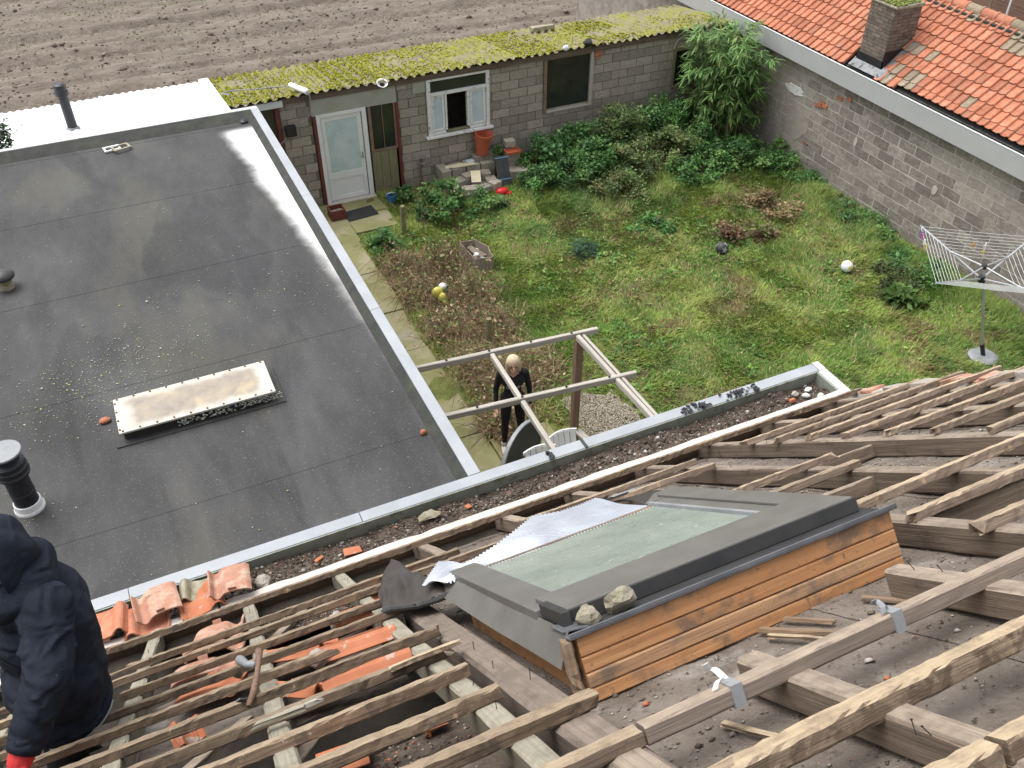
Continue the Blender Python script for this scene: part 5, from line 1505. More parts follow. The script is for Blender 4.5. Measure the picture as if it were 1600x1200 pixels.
bush('shrub', 'reddish brown dock weeds on the right of the lawn', (10.45, 11.9, .0), (.75, .5, .42), 1500, .06, [(.15, .085, .05), (.20, .125, .075), (.13, .15, .05), (.10, .12, .045)], seedn=340, stems=40)
bush('shrub', 'dry brown weeds behind the reddish ones', (11.5, 12.4, .0), (.95, .5, .34), 1600, .06, [(.31, .22, .125), (.23, .16, .09), (.17, .18, .065)], seedn=341, stems=40)
bush('shrub', 'low green weeds in the middle of the lawn', (9.0, 12.9, .0), (.5, .35, .2), 1200, .06, NET, seedn=342, stems=0)
bush('shrub', 'straw coloured grass clump behind the dock weeds', (10.9, 13.0, .0), (.9, .3, .26), 1500, .09, [(.26, .20, .10), (.20, .17, .07), (.12, .14, .04)], seedn=343, lw=.1, stems=0)
# dry bramble strip along the path
BRW = [(.30, .20, .12), (.40, .29, .18), (.24, .145, .085), (.13, .22, .05), (.17, .25, .065)]
k = 0
for lab, (x, y), rad in (('dry bramble tangle below the path shrub', (4.05, 13.4), (.35, .5, .4)), ('reddish dry bramble by the soggy box', (4.75, 13.25), (.45, .45, .5)), ('brown bramble heap beside the yellow toy', (4.05, 12.55), (.35, .45, .35)),
                         ('dark bramble tangle right of the yellow toy', (4.85, 12.2), (.45, .45, .5)), ('tawny dry grass hummock beside the path', (4.15, 11.4), (.45, .5, .4)), ('dry bramble right of the tawny hummock', (4.85, 11.2), (.4, .5, .42)),
                         ('brown tangle next to the pergola left end', (4.15, 10.3), (.4, .55, .35)), ('tangle of dry stalks behind the person', (4.3, 9.4), (.45, .5, .4)), ('dead stalk heap by the stub posts near the person', (3.95, 8.95), (.25, .3, .3)), ('dry stalks between pergola beams', (5.0, 10.0), (.4, .5, .3))):
    r = np.random.default_rng(360 + k)
    t = thing('dry_bramble', lab, 'bramble', (x, y, 0), 'dry brambles along the path')
    b = MB()
    for i in range(80):
        a = r.uniform(0, 6.28); p = Vector((x + r.normal(0, .45) * rad[0], y + r.normal(0, .45) * rad[1], 0))
        l = r.uniform(.25, .75); hgt = r.uniform(.3, 1) * rad[2] * 1.2
        q = p + Vector((math.cos(a) * l * .5, math.sin(a) * l * .5, hgt)); e = p + Vector((math.cos(a) * l, math.sin(a) * l, hgt * r.uniform(-.1, .8)))
        b.tube([p, p.lerp(q, .6) + Vector((0, 0, hgt * .2)), q, e], [.005, .005, .004, .002], 4, False)
    b.obj('stalks', M['stick'], t)['kind'] = 'stuff'
    nl = 1000
    P = np.array([x, y, 0]) + r.normal(0, .48, (nl, 3)) * np.array(rad); P[:, 2] = np.abs(P[:, 2]) + .02
    C = np.array(BRW)[r.choice(5, nl, p=[.2, .2, .15, .2, .25])] * r.uniform(.6, 1.4, (nl, 1))
    L = r.uniform(.03, .09, nl)
    V, F, kk = leaves(P, L, L * r.uniform(.1, .6, nl), C, 360 + k)
    nb_ = 900
    P = np.array([x, y, 0]) + r.normal(0, .5, (nb_, 3)) * np.array(rad); P[:, 2] = .02
    V2, F2, k2 = blades(P, r.uniform(.12, .42, nb_), np.full(nb_, .009), np.array([[.42, .31, .18]]) * r.uniform(.55, 1.2, (nb_, 1)), np.clip(r.normal(.7, .4, nb_), .1, 1.4), 900 + k, .7)
    inst('foliage', fast_mesh('foliage', np.vstack([V, V2]), np.vstack([F, F2 + len(V)]), np.vstack([kk, k2])), t, mat=M['leaf'])
    k += 1
# tall bare canes
for i, (lab, (x, y), h, mt) in enumerate((('thin bare sapling in the bramble strip', (4.45, 12.55), 1.25, 'stick'), ('bare reddish cane near the shrub', (4.75, 14.2), .95, 'w_raw'), ('bare brown cane beside the soggy box', (5.0, 13.1), .7, 'stick'))):
    b = MB(); r = np.random.default_rng(390 + i)
    b.tube([(x, y, 0), (x + .03, y + .02, h * .5), (x - .02, y + .05, h)], [.010, .008, .003], 6)
    for j in range(6):
        z = h * (.35 + .1 * j); a = r.uniform(0, 6.28)
        b.tube([(x, y + .03 * z, z), (x + .14 * math.cos(a), y + .14 * math.sin(a), z + .14)], [.004, .002], 4)
    tag(b.obj('sapling', M[mt]), lab, 'sapling')
for lab, (x, y), h in (('grey stub post by the shrub near the yard', (4.52, 14.76), .62), ('mossy stub post behind the person', (4.55, 10.77), .6), ('stub post beside the dead stalks near the person', (3.98, 8.80), .55), ('stub post under the thin sapling', (4.62, 13.0), .5)):
    seed[0] += 1
    tag(timber(h, .08, .08, seed[0], .006, (.0, .01), .08).obj('stub_post', M['mossboard'], None, T(x, y, h / 2 - .02) @ RY(-math.pi / 2)), lab, 'post', 'stub posts along the brambles')

# bamboo in the corner
bt = thing('bamboo', 'tall leafy bamboo clump in the corner of shed and wall', 'bamboo', (12.4, 15.6, 0))
r = np.random.default_rng(400)
tips = []
for i in range(46):
    x, y = 12.35 + r.normal(0, .33), 15.55 + r.normal(0, .33)
    x = min(max(x, 11.75), 13.0); y = min(max(y, 14.9), 16.3)
    h = r.uniform(1.5, 2.75); a = r.uniform(0, 6.28) if r.random() < .4 else r.uniform(3.4, 5.4); l = r.uniform(.1, .55)
    pts = [Vector((x, y, 0)), Vector((x + math.cos(a) * l * .12, y + math.sin(a) * l * .12, h * .5)), Vector((x + math.cos(a) * l * .45, y + math.sin(a) * l * .45, h * .85)), Vector((x + math.cos(a) * l, y + math.sin(a) * l, h))]
    b = MB(); b.tube(pts, [.013, .011, .008, .004], 6)
    b.obj('culm', M['mossboard'] if i % 3 else M['stick'], bt)
    for j in range(12):
        f = r.uniform(.14, 1.0); s = f * 3; q = min(int(s), 2)
        p = pts[q].lerp(pts[q + 1], s - q)
        rad = .12 + .38 * (1 - abs(f - .6))
        aa = r.uniform(0, 6.28)
        tips.append((p + Vector((math.cos(aa) * rad * r.uniform(.3, 1), math.sin(aa) * rad * r.uniform(.3, 1), r.uniform(-.05, .12))), aa))
nl_ = 13
P, TH = [], []
for p, aa in tips:
    for j in range(nl_):
        P.append(p + Vector(r.normal(0, .03, 3))); TH.append(aa + r.normal(0, .9))
P = np.array(P); n = len(P); TH = np.array(TH)
L = r.uniform(.16, .32, n)
d = np.stack([np.cos(TH), np.sin(TH), r.uniform(-.75, .45, n)], -1); d /= np.linalg.norm(d, axis=1, keepdims=True)
s = np.cross(d, np.array([0, 0, 1.])); s /= np.linalg.norm(s, axis=1, keepdims=True)
W = (L * r.uniform(.11, .16, n))[:, None]
m1 = P + d * (L * .35)[:, None]; m2 = P + d * (L * .75)[:, None] + np.array([0, 0, -.012]); tp = P + d * L[:, None] + np.array([0, 0, -.04])
V = np.stack([P, m1 - s * W / 2, m1 + s * W / 2, m2 - s * W * .32, m2 + s * W * .32, tp], 1).reshape(-1, 3)
F = (np.array([[0, 2, 1], [1, 2, 4], [1, 4, 3], [3, 4, 5]])[None] + (np.arange(n) * 6)[:, None, None]).reshape(-1, 3)
C = np.array([.13, .235, .07]) * r.uniform(.45, 1.6, (n, 1)); C = np.where(r.random((n, 1)) < .06, np.array([.24, .26, .07]), C)
inst('foliage', fast_mesh('foliage', V, F, np.repeat(C, 6, 0)), bt, mat=M['leaf'])

# evergreen at the left edge behind the flat roof
et = thing('evergreen_tree', 'dark evergreen at the left edge beside the white roof', 'tree', (-1.95, 15.08, 0))
b = MB(); b.tube([(-1.95, 15.08, 0), (-1.94, 15.08, 1.5), (-1.93, 15.08, 2.9)], [.07, .06, .02], 8)
for i in range(14):
    a = i * 2.4; z = 1.6 + .1 * i
    b.tube([(-1.94, 15.08, z), (-1.94 + .3 * math.cos(a), 15.08 + .2 * math.sin(a), z + .2)], [.018, .006], 5)
b.obj('trunk', M['w_post'], et)
r = np.random.default_rng(410); n = 5200
cl = r.normal(0, 1, (60, 3)); cl /= np.linalg.norm(cl, axis=1, keepdims=True); cl *= r.uniform(.4, 1, (60, 1)) * np.array([.46, .36, .62])
ix = r.integers(0, 60, n)
P = np.array([-1.90, 15.15, 2.75]) + cl[ix] + r.normal(0, .08, (n, 3))
L = r.uniform(.05, .13, n)
V, F, kk = leaves(P, L, L * .35, np.array([.035, .075, .03]) * (r.uniform(.6, 1.5, 60)[ix] * r.uniform(.7, 1.3, n))[:, None], 411)
inst('crown', fast_mesh('crown', V, F, kk), et, mat=M['leaf'])

# ------------------------------------------------------------------ pergola frame
pg = thing('pergola', 'bare grey timber pergola frame on a brown post beside the extension', 'pergola', (4.66, 8.05, 0))
def beam(name, p, q, w, h, mat, parent):
    p, q = Vector(p), Vector(q); d = q - p
    seed[0] += 1
    Mx = T(*((p + q) / 2)) @ RZ(math.atan2(d.y, d.x)) @ RY(-math.asin(d.z / d.length))
    return timber(d.length, w, h, seed[0], .002, seg=.25).obj(name, M[mat], parent, Mx)
beam('beam', (2.25, 8.285, 2.12), (4.93, 8.03, 2.13), .055, .08, 'w_grey', pg)
beam('beam', (2.25, 7.335, 2.12), (4.92, 7.06, 2.13), .055, .08, 'w_grey', pg)
for x0, y0, x1, y1 in ((3.495, 8.12, 3.46, 7.24), (3.46, 7.16, 3.40, 5.62), (4.635, 8.01, 4.655, 7.12), (4.66, 7.05, 4.70, 5.62)):
    beam('cross_beam', (x0, y0, 2.115), (x1, y1, 2.115), .055, .075, 'w_grey', pg)
beam('cross_beam', (4.715, 8.00, 2.105), (4.755, 5.62, 2.105), .04, .07, 'w_grey', pg)
seed[0] += 1
timber(2.05, .10, .10, seed[0], .003, seg=.2).obj('post', M['w_post'], pg, T(4.66, 8.10, 1.02) @ RY(-math.pi / 2))
beam('low_rail', (4.73, 8.05, .42), (4.95, 6.9, .42), .10, .04, 'w_grey', pg)
beam('rail_support', (4.80, 7.6, 0), (4.80, 7.605, .38), .08, .08, 'w_post', pg)
r = random.Random(9)
for (p, q) in (((2.6, 8.25), (4.9, 8.03)), ((2.6, 7.3), (4.9, 7.06))):
    for i in range(4):
        f = (i + .6) / 4.2
        b = MB(); b.tube([(p[0] + (q[0] - p[0]) * f, p[1] + (q[1] - p[1]) * f, 2.12), (p[0] + (q[0] - p[0]) * f, p[1] + (q[1] - p[1]) * f, 2.145)], .014, 8)
        b.obj('bolt', M['black'], pg)

# ------------------------------------------------------------------ rotary clothes dryer
dr = thing('rotary_dryer', 'leaning grey rotary clothes dryer standing on the lawn', 'clothes dryer', (11.64, 7.19, 0))
alu = pbr('aluminium', [(.42, .43, .45), (.55, .56, .58)], 8, .35, .05, metal=.6)
base = Vector((11.64, 7.19, 0)); hub = Vector((11.20, 7.42, 1.50)); top = Vector((11.17, 7.43, 1.72)); 
axd = (hub - base).normalized()
b = MB(); b.lathe([(.001, .02), (.22, .02), (.23, .05), (.18, .075), (.001, .08)], 24, base); b.obj('base_plate', M['greyplastic'], dr)
b = MB(); b.tube([base + Vector((0, 0, .06)), base + axd * .30], .035, 12); b.obj('socket', M['black'], dr)
b = MB(); b.tube([base + axd * .28, top], .021, 12); b.obj('pole', alu, dr)
b = MB(); b.tube([hub - axd * .06, hub + axd * .05], .05, 12); b.obj('lower_hub', M['black'], dr)
b = MB(); b.tube([top - axd * .03, top + axd * .03], .04, 12); b.obj('upper_hub', M['black'], dr)
cen = Vector((11.15, 7.43, 1.85)); tA = Vector((10.98, 8.57, 1.85)) - cen
a0 = math.atan2(tA.y, tA.x)
tipl = [cen + Vector((1.15 * math.cos(a0 + i * math.pi / 2), 1.15 * math.sin(a0 + i * math.pi / 2), 0)) for i in range(4)]
for t_ in tipl:
    b = MB(); b.tube([hub, t_], .016, 8); b.obj('arm', alu, dr)
    b = MB(); b.tube([top, hub.lerp(t_, .52)], .011, 8); b.obj('strut', alu, dr)
    b = MB(); b.sph(t_, .022, 8, 6); b.obj('tip_cap', M['greyplastic'], dr)
for i in range(4):
    for k_ in range(9):
        f = 1 - k_ * .068
        p, q = hub.lerp(tipl[i], f), hub.lerp(tipl[(i + 1) % 4], f)
        m_ = p.lerp(q, .5) - Vector((0, 0, .012))
        b = MB(); b.tube([p, m_, q], .0032, 4, False); b.obj('line', M['trimwhite'], dr)
def emis_plain(name, col, rough=.5): return pbr(name, [col, tuple(min(1, c * 1.1) for c in col)], 5, rough, 0)
PEG = {'pink': (.5, .12, .35), 'yellow': (.55, .50, .10), 'orange': (.6, .3, .03), 'white': (.7, .7, .68), 'violet': (.25, .12, .45)}
PM = {k_: emis_plain('peg_' + k_, c) for k_, c in PEG.items()}
for i, (lab, seg, f, t_, col) in enumerate((('violet peg on the outer dryer line', 0, 1, .12, 'violet'), ('pink peg next to the violet one on the dryer', 0, 1, .17, 'pink'), ('white peg below the pink one on the dryer', 0, 1, .27, 'white'), ('yellow peg at the end of the left dryer line', 0, 1, .36, 'yellow'),
                                          ('orange peg at the far right of the dryer', 3, .72, .80 - .25, 'orange'), ('yellow peg on the right of the dryer', 3, .60, .42, 'yellow'), ('white peg between the two right hand ones', 3, .75, .40, 'white'))):
    p = hub.lerp(tipl[seg], f).lerp(hub.lerp(tipl[(seg + 1) % 4], f), t_)
    pgt = thing('clothes_peg', lab, 'peg', p, 'pegs on the dryer')
    for s_ in (-1, 1):
        b = MB(); b.bx(-.010, .010, -.004, .004, -.07, .018, T(p.x, p.y + .006 * s_, p.z) @ RX(.10 * s_)); b.obj('prong', PM[col], pgt)

# ------------------------------------------------------------------ things lying in the garden
def ball(label, c, r_, mats):
    t = thing('ball', label, 'ball', (c[0], c[1], c[2] - r_), 'balls on the lawn')
    b = MB(); b.sph(c, r_, 20, 14); b.obj('shell', mats[0], t, smooth=True)
    for i, (a, e) in enumerate(((2.2, .5), (4.6, .2), (5.9, 1.0), (1.0, -.2))):
        n_ = Vector((math.cos(a) * math.cos(e), math.sin(a) * math.cos(e), math.sin(e)))
        b = MB(); Q = n_.to_track_quat('Z', 'Y').to_matrix().to_4x4()
        ring = [(.001, r_ * 1.012)] + [(r_ * math.sin(q), r_ * 1.012 * math.cos(q)) for q in (.2, .4, .55)]
        b.lathe(ring, 5 if i % 2 else 6, c, Q); b.obj('panel', mats[1], t)
    return t
ball('white ball with yellow panels on the lawn', (11.38, 10.12, .115), .11, (M['pvc'], PM['yellow']))
ball('dark football by the reddish weeds', (9.68, 11.58, .12), .12, (M['wdark'], M['greyplastic']))

bx_ = thing('soggy_box', 'sagging grey cardboard box with rubbish on the lawn', 'box', (5.44, 13.2, 0))
ring = [(5.22, 13.55), (5.27, 12.90), (5.60, 12.86), (5.66, 13.22), (5.50, 13.58)]
M['card'] = pbr('wet_cardboard', [(.20, .165, .13), (.29, .245, .20)], 6, .9, .3, 30)
for i in range(5):
    p, q = ring[i], ring[(i + 1) % 5]
    b = MB(); b.grid(lambda a, t: (p[0] + (q[0] - p[0]) * a + .03 * math.sin(3.1 * a) * t * (.5 if i % 2 else -.3), p[1] + (q[1] - p[1]) * a, .02 + (.27 + .015 * math.sin(5 * a + i)) * t), 6, 3)
    b.obj('box_side', M['card'], bx_, thick=.012)
b = MB(); b.add([(x, y, .03) for x, y in ring], [tuple(range(5))]); b.obj('box_floor', M['attic'], bx_)
b = MB(); b.add([(5.30, 13.4, .26), (5.45, 13.25, .10), (5.58, 13.1, .2), (5.42, 13.5, .22)], [(0, 1, 2, 3)]); b.obj('flap', M['card'], bx_, thick=.01)
r = np.random.default_rng(420)
for i in range(5):
    rock('rubbish', ['crumpled white paper deep in the soggy box', 'grey crumpled sheet in the soggy box', 'white scrap at the near end of the soggy box', 'dark rag in the soggy box', 'pale scrap by the flap of the soggy box'][i],
         (5.40 + r.uniform(-.08, .12), 13.2 + r.uniform(-.22, .22), .11), (.07, .06, .05), 430 + i, [M['pvc'], M['greyplastic'], M['whitepaint'], M['wdark'], M['card']][i], 'rubbish', 'rubbish in the box')
ty = thing('toy', 'yellow and white plastic toy lying in the brambles', 'toy', (4.35, 12.3, 0))
b = MB(); b.sph((4.28, 12.25, .27), (.10, .07, .10), 12, 8); b.sph((4.33, 12.16, .20), (.07, .06, .09), 10, 7); b.tube([(4.30, 12.22, .22), (4.36, 12.05, .10)], [.045, .03], 8); b.obj('toy_body', PM['yellow'], ty, smooth=True)
b = MB(); b.sph((4.40, 12.31, .32), (.075, .07, .06), 12, 8); b.obj('toy_head', M['pvc'], ty, smooth=True)
b = MB(); b.sph((4.46, 12.27, .31), (.025, .025, .025), 8, 6); b.obj('toy_nose', M['black'], ty, smooth=True)

# block stack by the shed window
BL = 'loose blocks stacked under the white window'
blabs = iter(['leftmost standing block of the stack, upper', 'leftmost standing block of the stack, lower', 'block with yellow top at the lower left of the stack', 'block below the pale boards, left end', 'block below the pale boards, middle', 'block below the pale boards, right end',
              'block under the square yellow board', 'block right of the square yellow board', 'tilted block at the front left of the stack', 'flat block in the front row, left', 'flat block in the front row, middle', 'flat block in the front row, right',
              'block behind the front row near the black plank', 'block under the terracotta pot, left', 'block under the terracotta pot, right', 'upright block right of the terracotta pot', 'topmost pale block by the terracotta tray', 'block under the terracotta tray, upper', 'block under the terracotta tray, lower',
              'block in the second row, left', 'block in the second row, middle', 'block in the second row, right', 'buried block at the left foot of the stack', 'buried block at the middle foot of the stack', 'mossy concrete block right of the black plank'])
for (x, y, z, lx, ly, lz, rz) in ((5.98, 16.28, .31, .2, .39, .19, 3), (5.98, 16.28, .11, .2, .39, .19, -2), (5.98, 15.98, .10, .22, .22, .19, 8), (6.26, 16.25, .31, .3, .3, .19, 2), (6.60, 16.27, .31, .3, .3, .19, -3), (6.92, 16.25, .31, .3, .3, .19, 1),
                                  (6.42, 15.98, .22, .24, .2, .18, 10), (6.80, 15.98, .20, .2, .22, .18, -12), (6.22, 15.95, .15, .24, .22, .2, 20), (6.32, 15.66, .10, .34, .2, .16, -12), (6.56, 15.60, .10, .34, .2, .16, 12), (6.86, 15.64, .11, .22, .2, .2, 24),
                                  (6.84, 15.80, .12, .22, .2, .2, -8), (6.78, 16.33, .46, .2, .2, .10, 4), (7.0, 16.34, .46, .2, .2, .10, -4), (7.10, 16.24, .48, .2, .2, .15, 15), (7.46, 16.22, .70, .22, .18, .12, -6), (7.48, 16.2, .44, .3, .3, .19, 2), (7.48, 16.2, .24, .3, .3, .19, 0),
                                  (6.26, 16.25, .11, .3, .3, .19, 0), (6.60, 16.27, .11, .3, .3, .19, 2), (6.92, 16.25, .11, .3, .3, .19, 0), (6.12, 15.62, .06, .3, .2, .12, -20), (6.60, 15.82, .06, .3, .2, .12, 8), (7.52, 15.92, .12, .42, .3, .24, -14)):
    o = inst('loose_block', block_mesh(random.randrange(6), M['block']), None, T(x, y, z) @ RZ(R(rz)) @ SCL(lx, ly, lz))
    tag(o, next(blabs), 'block', BL)
M['paleboard'] = wood('pale_pine_board', [(.50, .43, .27), (.60, .53, .36), (.66, .60, .45)], [((.36, .30, .17), 2, .6, .75, .5)], rnd=.1, bump=.15)
for lab, c, d_, q in (('long pale board lying on the block stack', (6.38, 16.18, .425), (.52, .15, .02), RZ(R(-6)) @ RX(R(-6))), ('second pale board under the long one', (6.22, 16.25, .412), (.4, .12, .014), RZ(R(-2))),
                      ('square yellow board propped on the block stack', (6.52, 15.83, .30), (.20, .26, .02), RZ(R(-18)) @ RX(R(38))), ('small yellow board leaning at the foot of the blocks', (6.02, 15.72, .13), (.10, .30, .018), RZ(R(-30)) @ RX(R(32))),
                      ('pale blue sheet scrap on the block stack', (6.66, 16.32, .425), (.30, .14, .01), RZ(R(8)))):
    b = MB(); b.box((0, 0, 0), d_, None, .004)
    tag(b.obj('board', M['pane_pale'] if 'blue' in lab else M['paleboard'], None, T(*c) @ q, bevel=.002), lab, 'board', 'boards on the block stack')
pot = thing('plant_pot', 'tall terracotta plastic pots stacked on the blocks', 'plant pot', (6.88, 16.33, .515))
terr = pbr('terracotta_plastic', [(.36, .085, .04), (.43, .115, .06)], 5, .5, .05)
b = MB(); b.lathe([(.001, 0), (.125, 0), (.128, .01), (.172, .33), (.185, .335), (.188, .39), (.172, .392), (.16, .34), (.12, .03), (.001, .03)], 30, (6.88, 16.33, .515), RY(R(4))); b.obj('outer_pot', terr, pot, smooth=False)
b = MB(); b.lathe([(.165, .35), (.180, .40), (.195, .405), (.198, .46), (.182, .462), (.165, .40), (.145, .25), (.001, .25)], 30, (6.88, 16.33, .515), RY(R(6)) @ RX(R(4))); b.obj('inner_pot', terr, pot, smooth=False)
ts = thing('plant_tray', 'orange terracotta tray on the right of the block stack', 'tray', (7.46, 16.05, .535))
b = MB(); b.bx(7.30, 7.62, 15.95, 16.16, .55, .565); b.bx(7.30, 7.32, 15.95, 16.16, .566, .60); b.bx(7.60, 7.62, 15.95, 16.16, .566, .60); b.bx(7.32, 7.60, 15.95, 15.965, .566, .60); b.bx(7.32, 7.60, 16.145, 16.16, .566, .60); b.obj('tray_body', terr, ts, bevel=.004)
pl = thing('plank', 'dark plastic plank tied with blue strings leaning on the blocks', 'plank', (7.08, 15.7, 0))
b = MB(); b.bx(-.14, .14, -.02, .02, 0, .66); Q = T(7.10, 15.64, .0) @ RZ(R(-4)) @ RX(R(-22)); b.obj('panel', M['wdark'], pl, Q, bevel=.006)
for z in (.18, .62):
    b = MB(); b.bx(-.145, .145, -.026, .026, z, z + .014); b.obj('string', emis_plain('blue_string', (.12, .32, .5)), pl, Q)
rt_ = thing('red_toy', 'red plastic toy lying at the foot of the dark plank', 'toy', (6.93, 15.38, 0))
redp = emis_plain('red_plastic', (.55, .02, .02), .35)
b = MB(); b.sph((6.92, 15.40, .08), (.14, .09, .08), 14, 8); b.obj('toy_body', redp, rt_, smooth=True)
b = MB(); b.bx(6.98, 7.10, 15.30, 15.36, .02, .07); b.obj('toy_spout', redp, rt_, bevel=.01)
bk_ = thing('bucket', 'small blue bucket by the shed door', 'bucket', (4.72, 15.98, .04))
blue = emis_plain('blue_plastic', (.04, .14, .33), .4)
b = MB(); b.lathe([(.001, 0), (.075, 0), (.10, .17), (.106, .172), (.10, .18), (.092, .17), (.07, .02), (.001, .02)], 20, (4.72, 15.98, .045)); b.obj('bucket_body', blue, bk_, smooth=False)
b = MB(); b.tube([(4.72 + .10 * math.cos(t), 15.98 - .03 * math.sin(t), .22 + .06 * math.sin(t)) for t in np.linspace(0, math.pi, 9)], .005, 5); b.obj('bucket_handle', M['pvc'], bk_)
cr = thing('crate', 'brown wooden box with rubble left of the door mat', 'box', (3.55, 15.86, .04))
b = MB()
for (x0, x1, y0, y1) in ((3.40, 3.70, 15.72, 15.745), (3.40, 3.70, 15.975, 16.0), (3.40, 3.425, 15.745, 15.975), (3.675, 3.70, 15.745, 15.975)): b.bx(x0, x1, y0, y1, .05, .25)
b.obj('crate_side', M['redwood'], cr)
b = MB(); b.bx(3.426, 3.674, 15.746, 15.974, .05, .16, jit=.01); b.obj('crate_fill', M['stone'], cr)
b = MB(); b.box((0, 0, 0), (.62, .38, .018), None, .008)
tag(b.obj('door_mat', M['black'], None, T(4.0, 15.78, .062) @ RZ(R(6)), bevel=.004), 'black door mat before the white shed door', 'mat')
tp_ = thing('tap_stand', 'small pipe stand with cable loops against the shed wall', 'standpipe', (5.55, 16.4, 0))
b = MB(); b.tube([(5.55, 16.44, 0), (5.55, 16.44, .62)], .025, 8); b.obj('pipe', M['w_post'], tp_)
b = MB(); b.tube([(5.58 + .09 * math.cos(t), 16.40, .62 + .10 * math.sin(t)) for t in np.linspace(0, 6.0, 16)], .014, 6); b.obj('hose_loop', M['greyplastic'], tp_)
# white plastic chairs and a dark table standing on edge below the gutter
def chair(label, x, y, rz):
    t = thing('garden_chair', label, 'chair', (x, y, .045), 'white garden chairs')
    Q = T(x, y, .045) @ RZ(R(rz))
    b = MB(); b.bx(-.21, .21, -.2, .22, .40, .425); b.obj('seat', M['pvc'], t, Q, bevel=.012)
    for i in range(5):
        b = MB(); b.grid(lambda a, s_: (-.20 + .082 * i + .07 * a, .20 + .10 * s_ + .04 * math.cos((i + a - 2.5) * .6), .425 + .43 * s_ - .006 * (i - 2) ** 2 * s_), 2, 4); b.obj('back_slat', M['pvc'], t, Q, thick=.012)
    b = MB(); b.grid(lambda a, s_: (-.22 + .44 * a, .30 + .05 * math.cos((a - .5) * 3), .82 + .05 * s_ - .08 * (a - .5) ** 2), 10, 1); b.obj('top_rail', M['pvc'], t, Q, thick=.02)
    for sx in (-1, 1):
        b = MB(); b.tube([(.23 * sx, -.2, .62), (.235 * sx, .1, .63), (.22 * sx, .26, .64)], .022, 8); b.obj('armrest', M['pvc'], t, Q)
        for sy in (-1, 1):
            b = MB(); b.tube([(.20 * sx, .19 * sy, .41 if sy > 0 else .62), (.24 * sx, .24 * sy, 0)], [.024, .02], 8); b.obj('leg', M['pvc'], t, Q)
    return t
chair('white plastic garden chair by the brown post, seen over the gutter', 4.27, 7.30, 3)
chair('white plastic chair between the dark table and the post chair', 3.84, 7.17, -4)
tb = thing('folding_table', 'dark oval table top standing on edge below the gutter', 'table', (3.78, 7.84, .045))
Q = T(3.78, 7.84, .52) @ RZ(R(34)) @ RX(R(90 - 4))
b = MB(); b.lathe([(.001, -.012), (.44, -.012), (.44, .012), (.001, .012)], 40, (0, 0, 0)); b.obj('table_top', M['wdark'], tb, Q @ SCL(1.12, 1, 1))
b = MB(); b.lathe([(.438, -.025), (.46, -.025), (.46, .025), (.438, .025), (.438, -.025)], 40, (0, 0, 0)); b.obj('table_rim', M['trim'], tb, Q @ SCL(1.1, 1, 1))
for s_ in (-1, 1):
    b = MB(); b.tube([(s_ * .25, .25, -.03), (s_ * .22, -.35, -.05)], .014, 8); b.obj('leg', M['greyplastic'], tb, Q)

# ------------------------------------------------------------------ people
def capsules(segs, vox, smooth=8, rough=None):
    """closed tapered capsules merged into one continuous skin"""
    b = MB()
    for (p, q, r0, r1) in segs:
        p, q = Vector(p), Vector(q); d = (q - p); L = d.length
        n_ = 12
        if L < 1e-6: b.sph(p, r0, 14, 10); continue
        u = d / L
        pts, rads = [], []
        for k_ in range(4):
            a = math.pi / 2 * (1 - k_ / 4); pts.append(p - u * r0 * math.sin(a)); rads.append(max(.0008, r0 * math.cos(a)))
        for k_ in range(5): pts.append(p + d * k_ / 4); rads.append(r0 + (r1 - r0) * k_ / 4)
        for k_ in range(1, 5):
            a = math.pi / 2 * k_ / 4; pts.append(q + u * r1 * math.sin(a)); rads.append(max(.0008, r1 * math.cos(a)))
        b.tube(pts, rads, n_)
    me = b.mesh('body'); o = bpy.data.objects.new('tmp', me); COL.objects.link(o)
    m = o.modifiers.new('r', 'REMESH'); m.mode = 'VOXEL'; m.voxel_size = vox
    m = o.modifiers.new('s', 'SMOOTH'); m.factor = .5; m.iterations = smooth
    dg = bpy.context.evaluated_depsgraph_get(); dg.update()
    out = bpy.data.meshes.new_from_object(o.evaluated_get(dg), depsgraph=dg)
    bpy.data.objects.remove(o)
    out.polygons.foreach_set('use_smooth', [True] * len(out.polygons))
    return out
def hand_segs(w, d, side, up, s=1.0, curl=.5, spread=.25):
    """wrist w, pointing d, thumb towards side"""
    w, d, side, up = Vector(w), Vector(d).normalized(), Vector(side).normalized(), Vector(up).normalized()
    S = []
    pal = w + d * .05 * s
    for k_ in (-1, 0, 1): S.append((w + side * .012 * k_ * s, w + d * .085 * s + side * .026 * k_ * s, .017 * s, .014 * s))
    for k_, (off, ln) in enumerate(((.033, .07), (.011, .08), (-.011, .075), (-.033, .058))):
        a = w + d * .085 * s + side * off * s
        d1 = (d + side * off * spread * 8 - up * curl * .3).normalized(); d2 = (d1 - up * curl).normalized()
        b1 = a + d1 * ln * .5 * s; S += [(a, b1, .0095 * s, .009 * s), (b1, b1 + d2 * ln * .5 * s, .009 * s, .0075 * s)]
    a = w + d * .03 * s + side * .03 * s; b1 = a + (d * .6 + side * .8).normalized() * .04 * s
    S += [(a, b1, .013 * s, .011 * s), (b1, b1 + (d * .9 + side * .3 - up * curl * .4).normalized() * .035 * s, .0105 * s, .009 * s)]
    return S
M['skin'] = pbr('skin', [(.50, .30, .22), (.58, .37, .28)], 12, .5, .08)
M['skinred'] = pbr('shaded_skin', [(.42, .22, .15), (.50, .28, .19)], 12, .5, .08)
M['blackcloth'] = pbr('black_jersey', [(.010, .010, .012), (.018, .018, .021)], 14, .9, .3, 80)
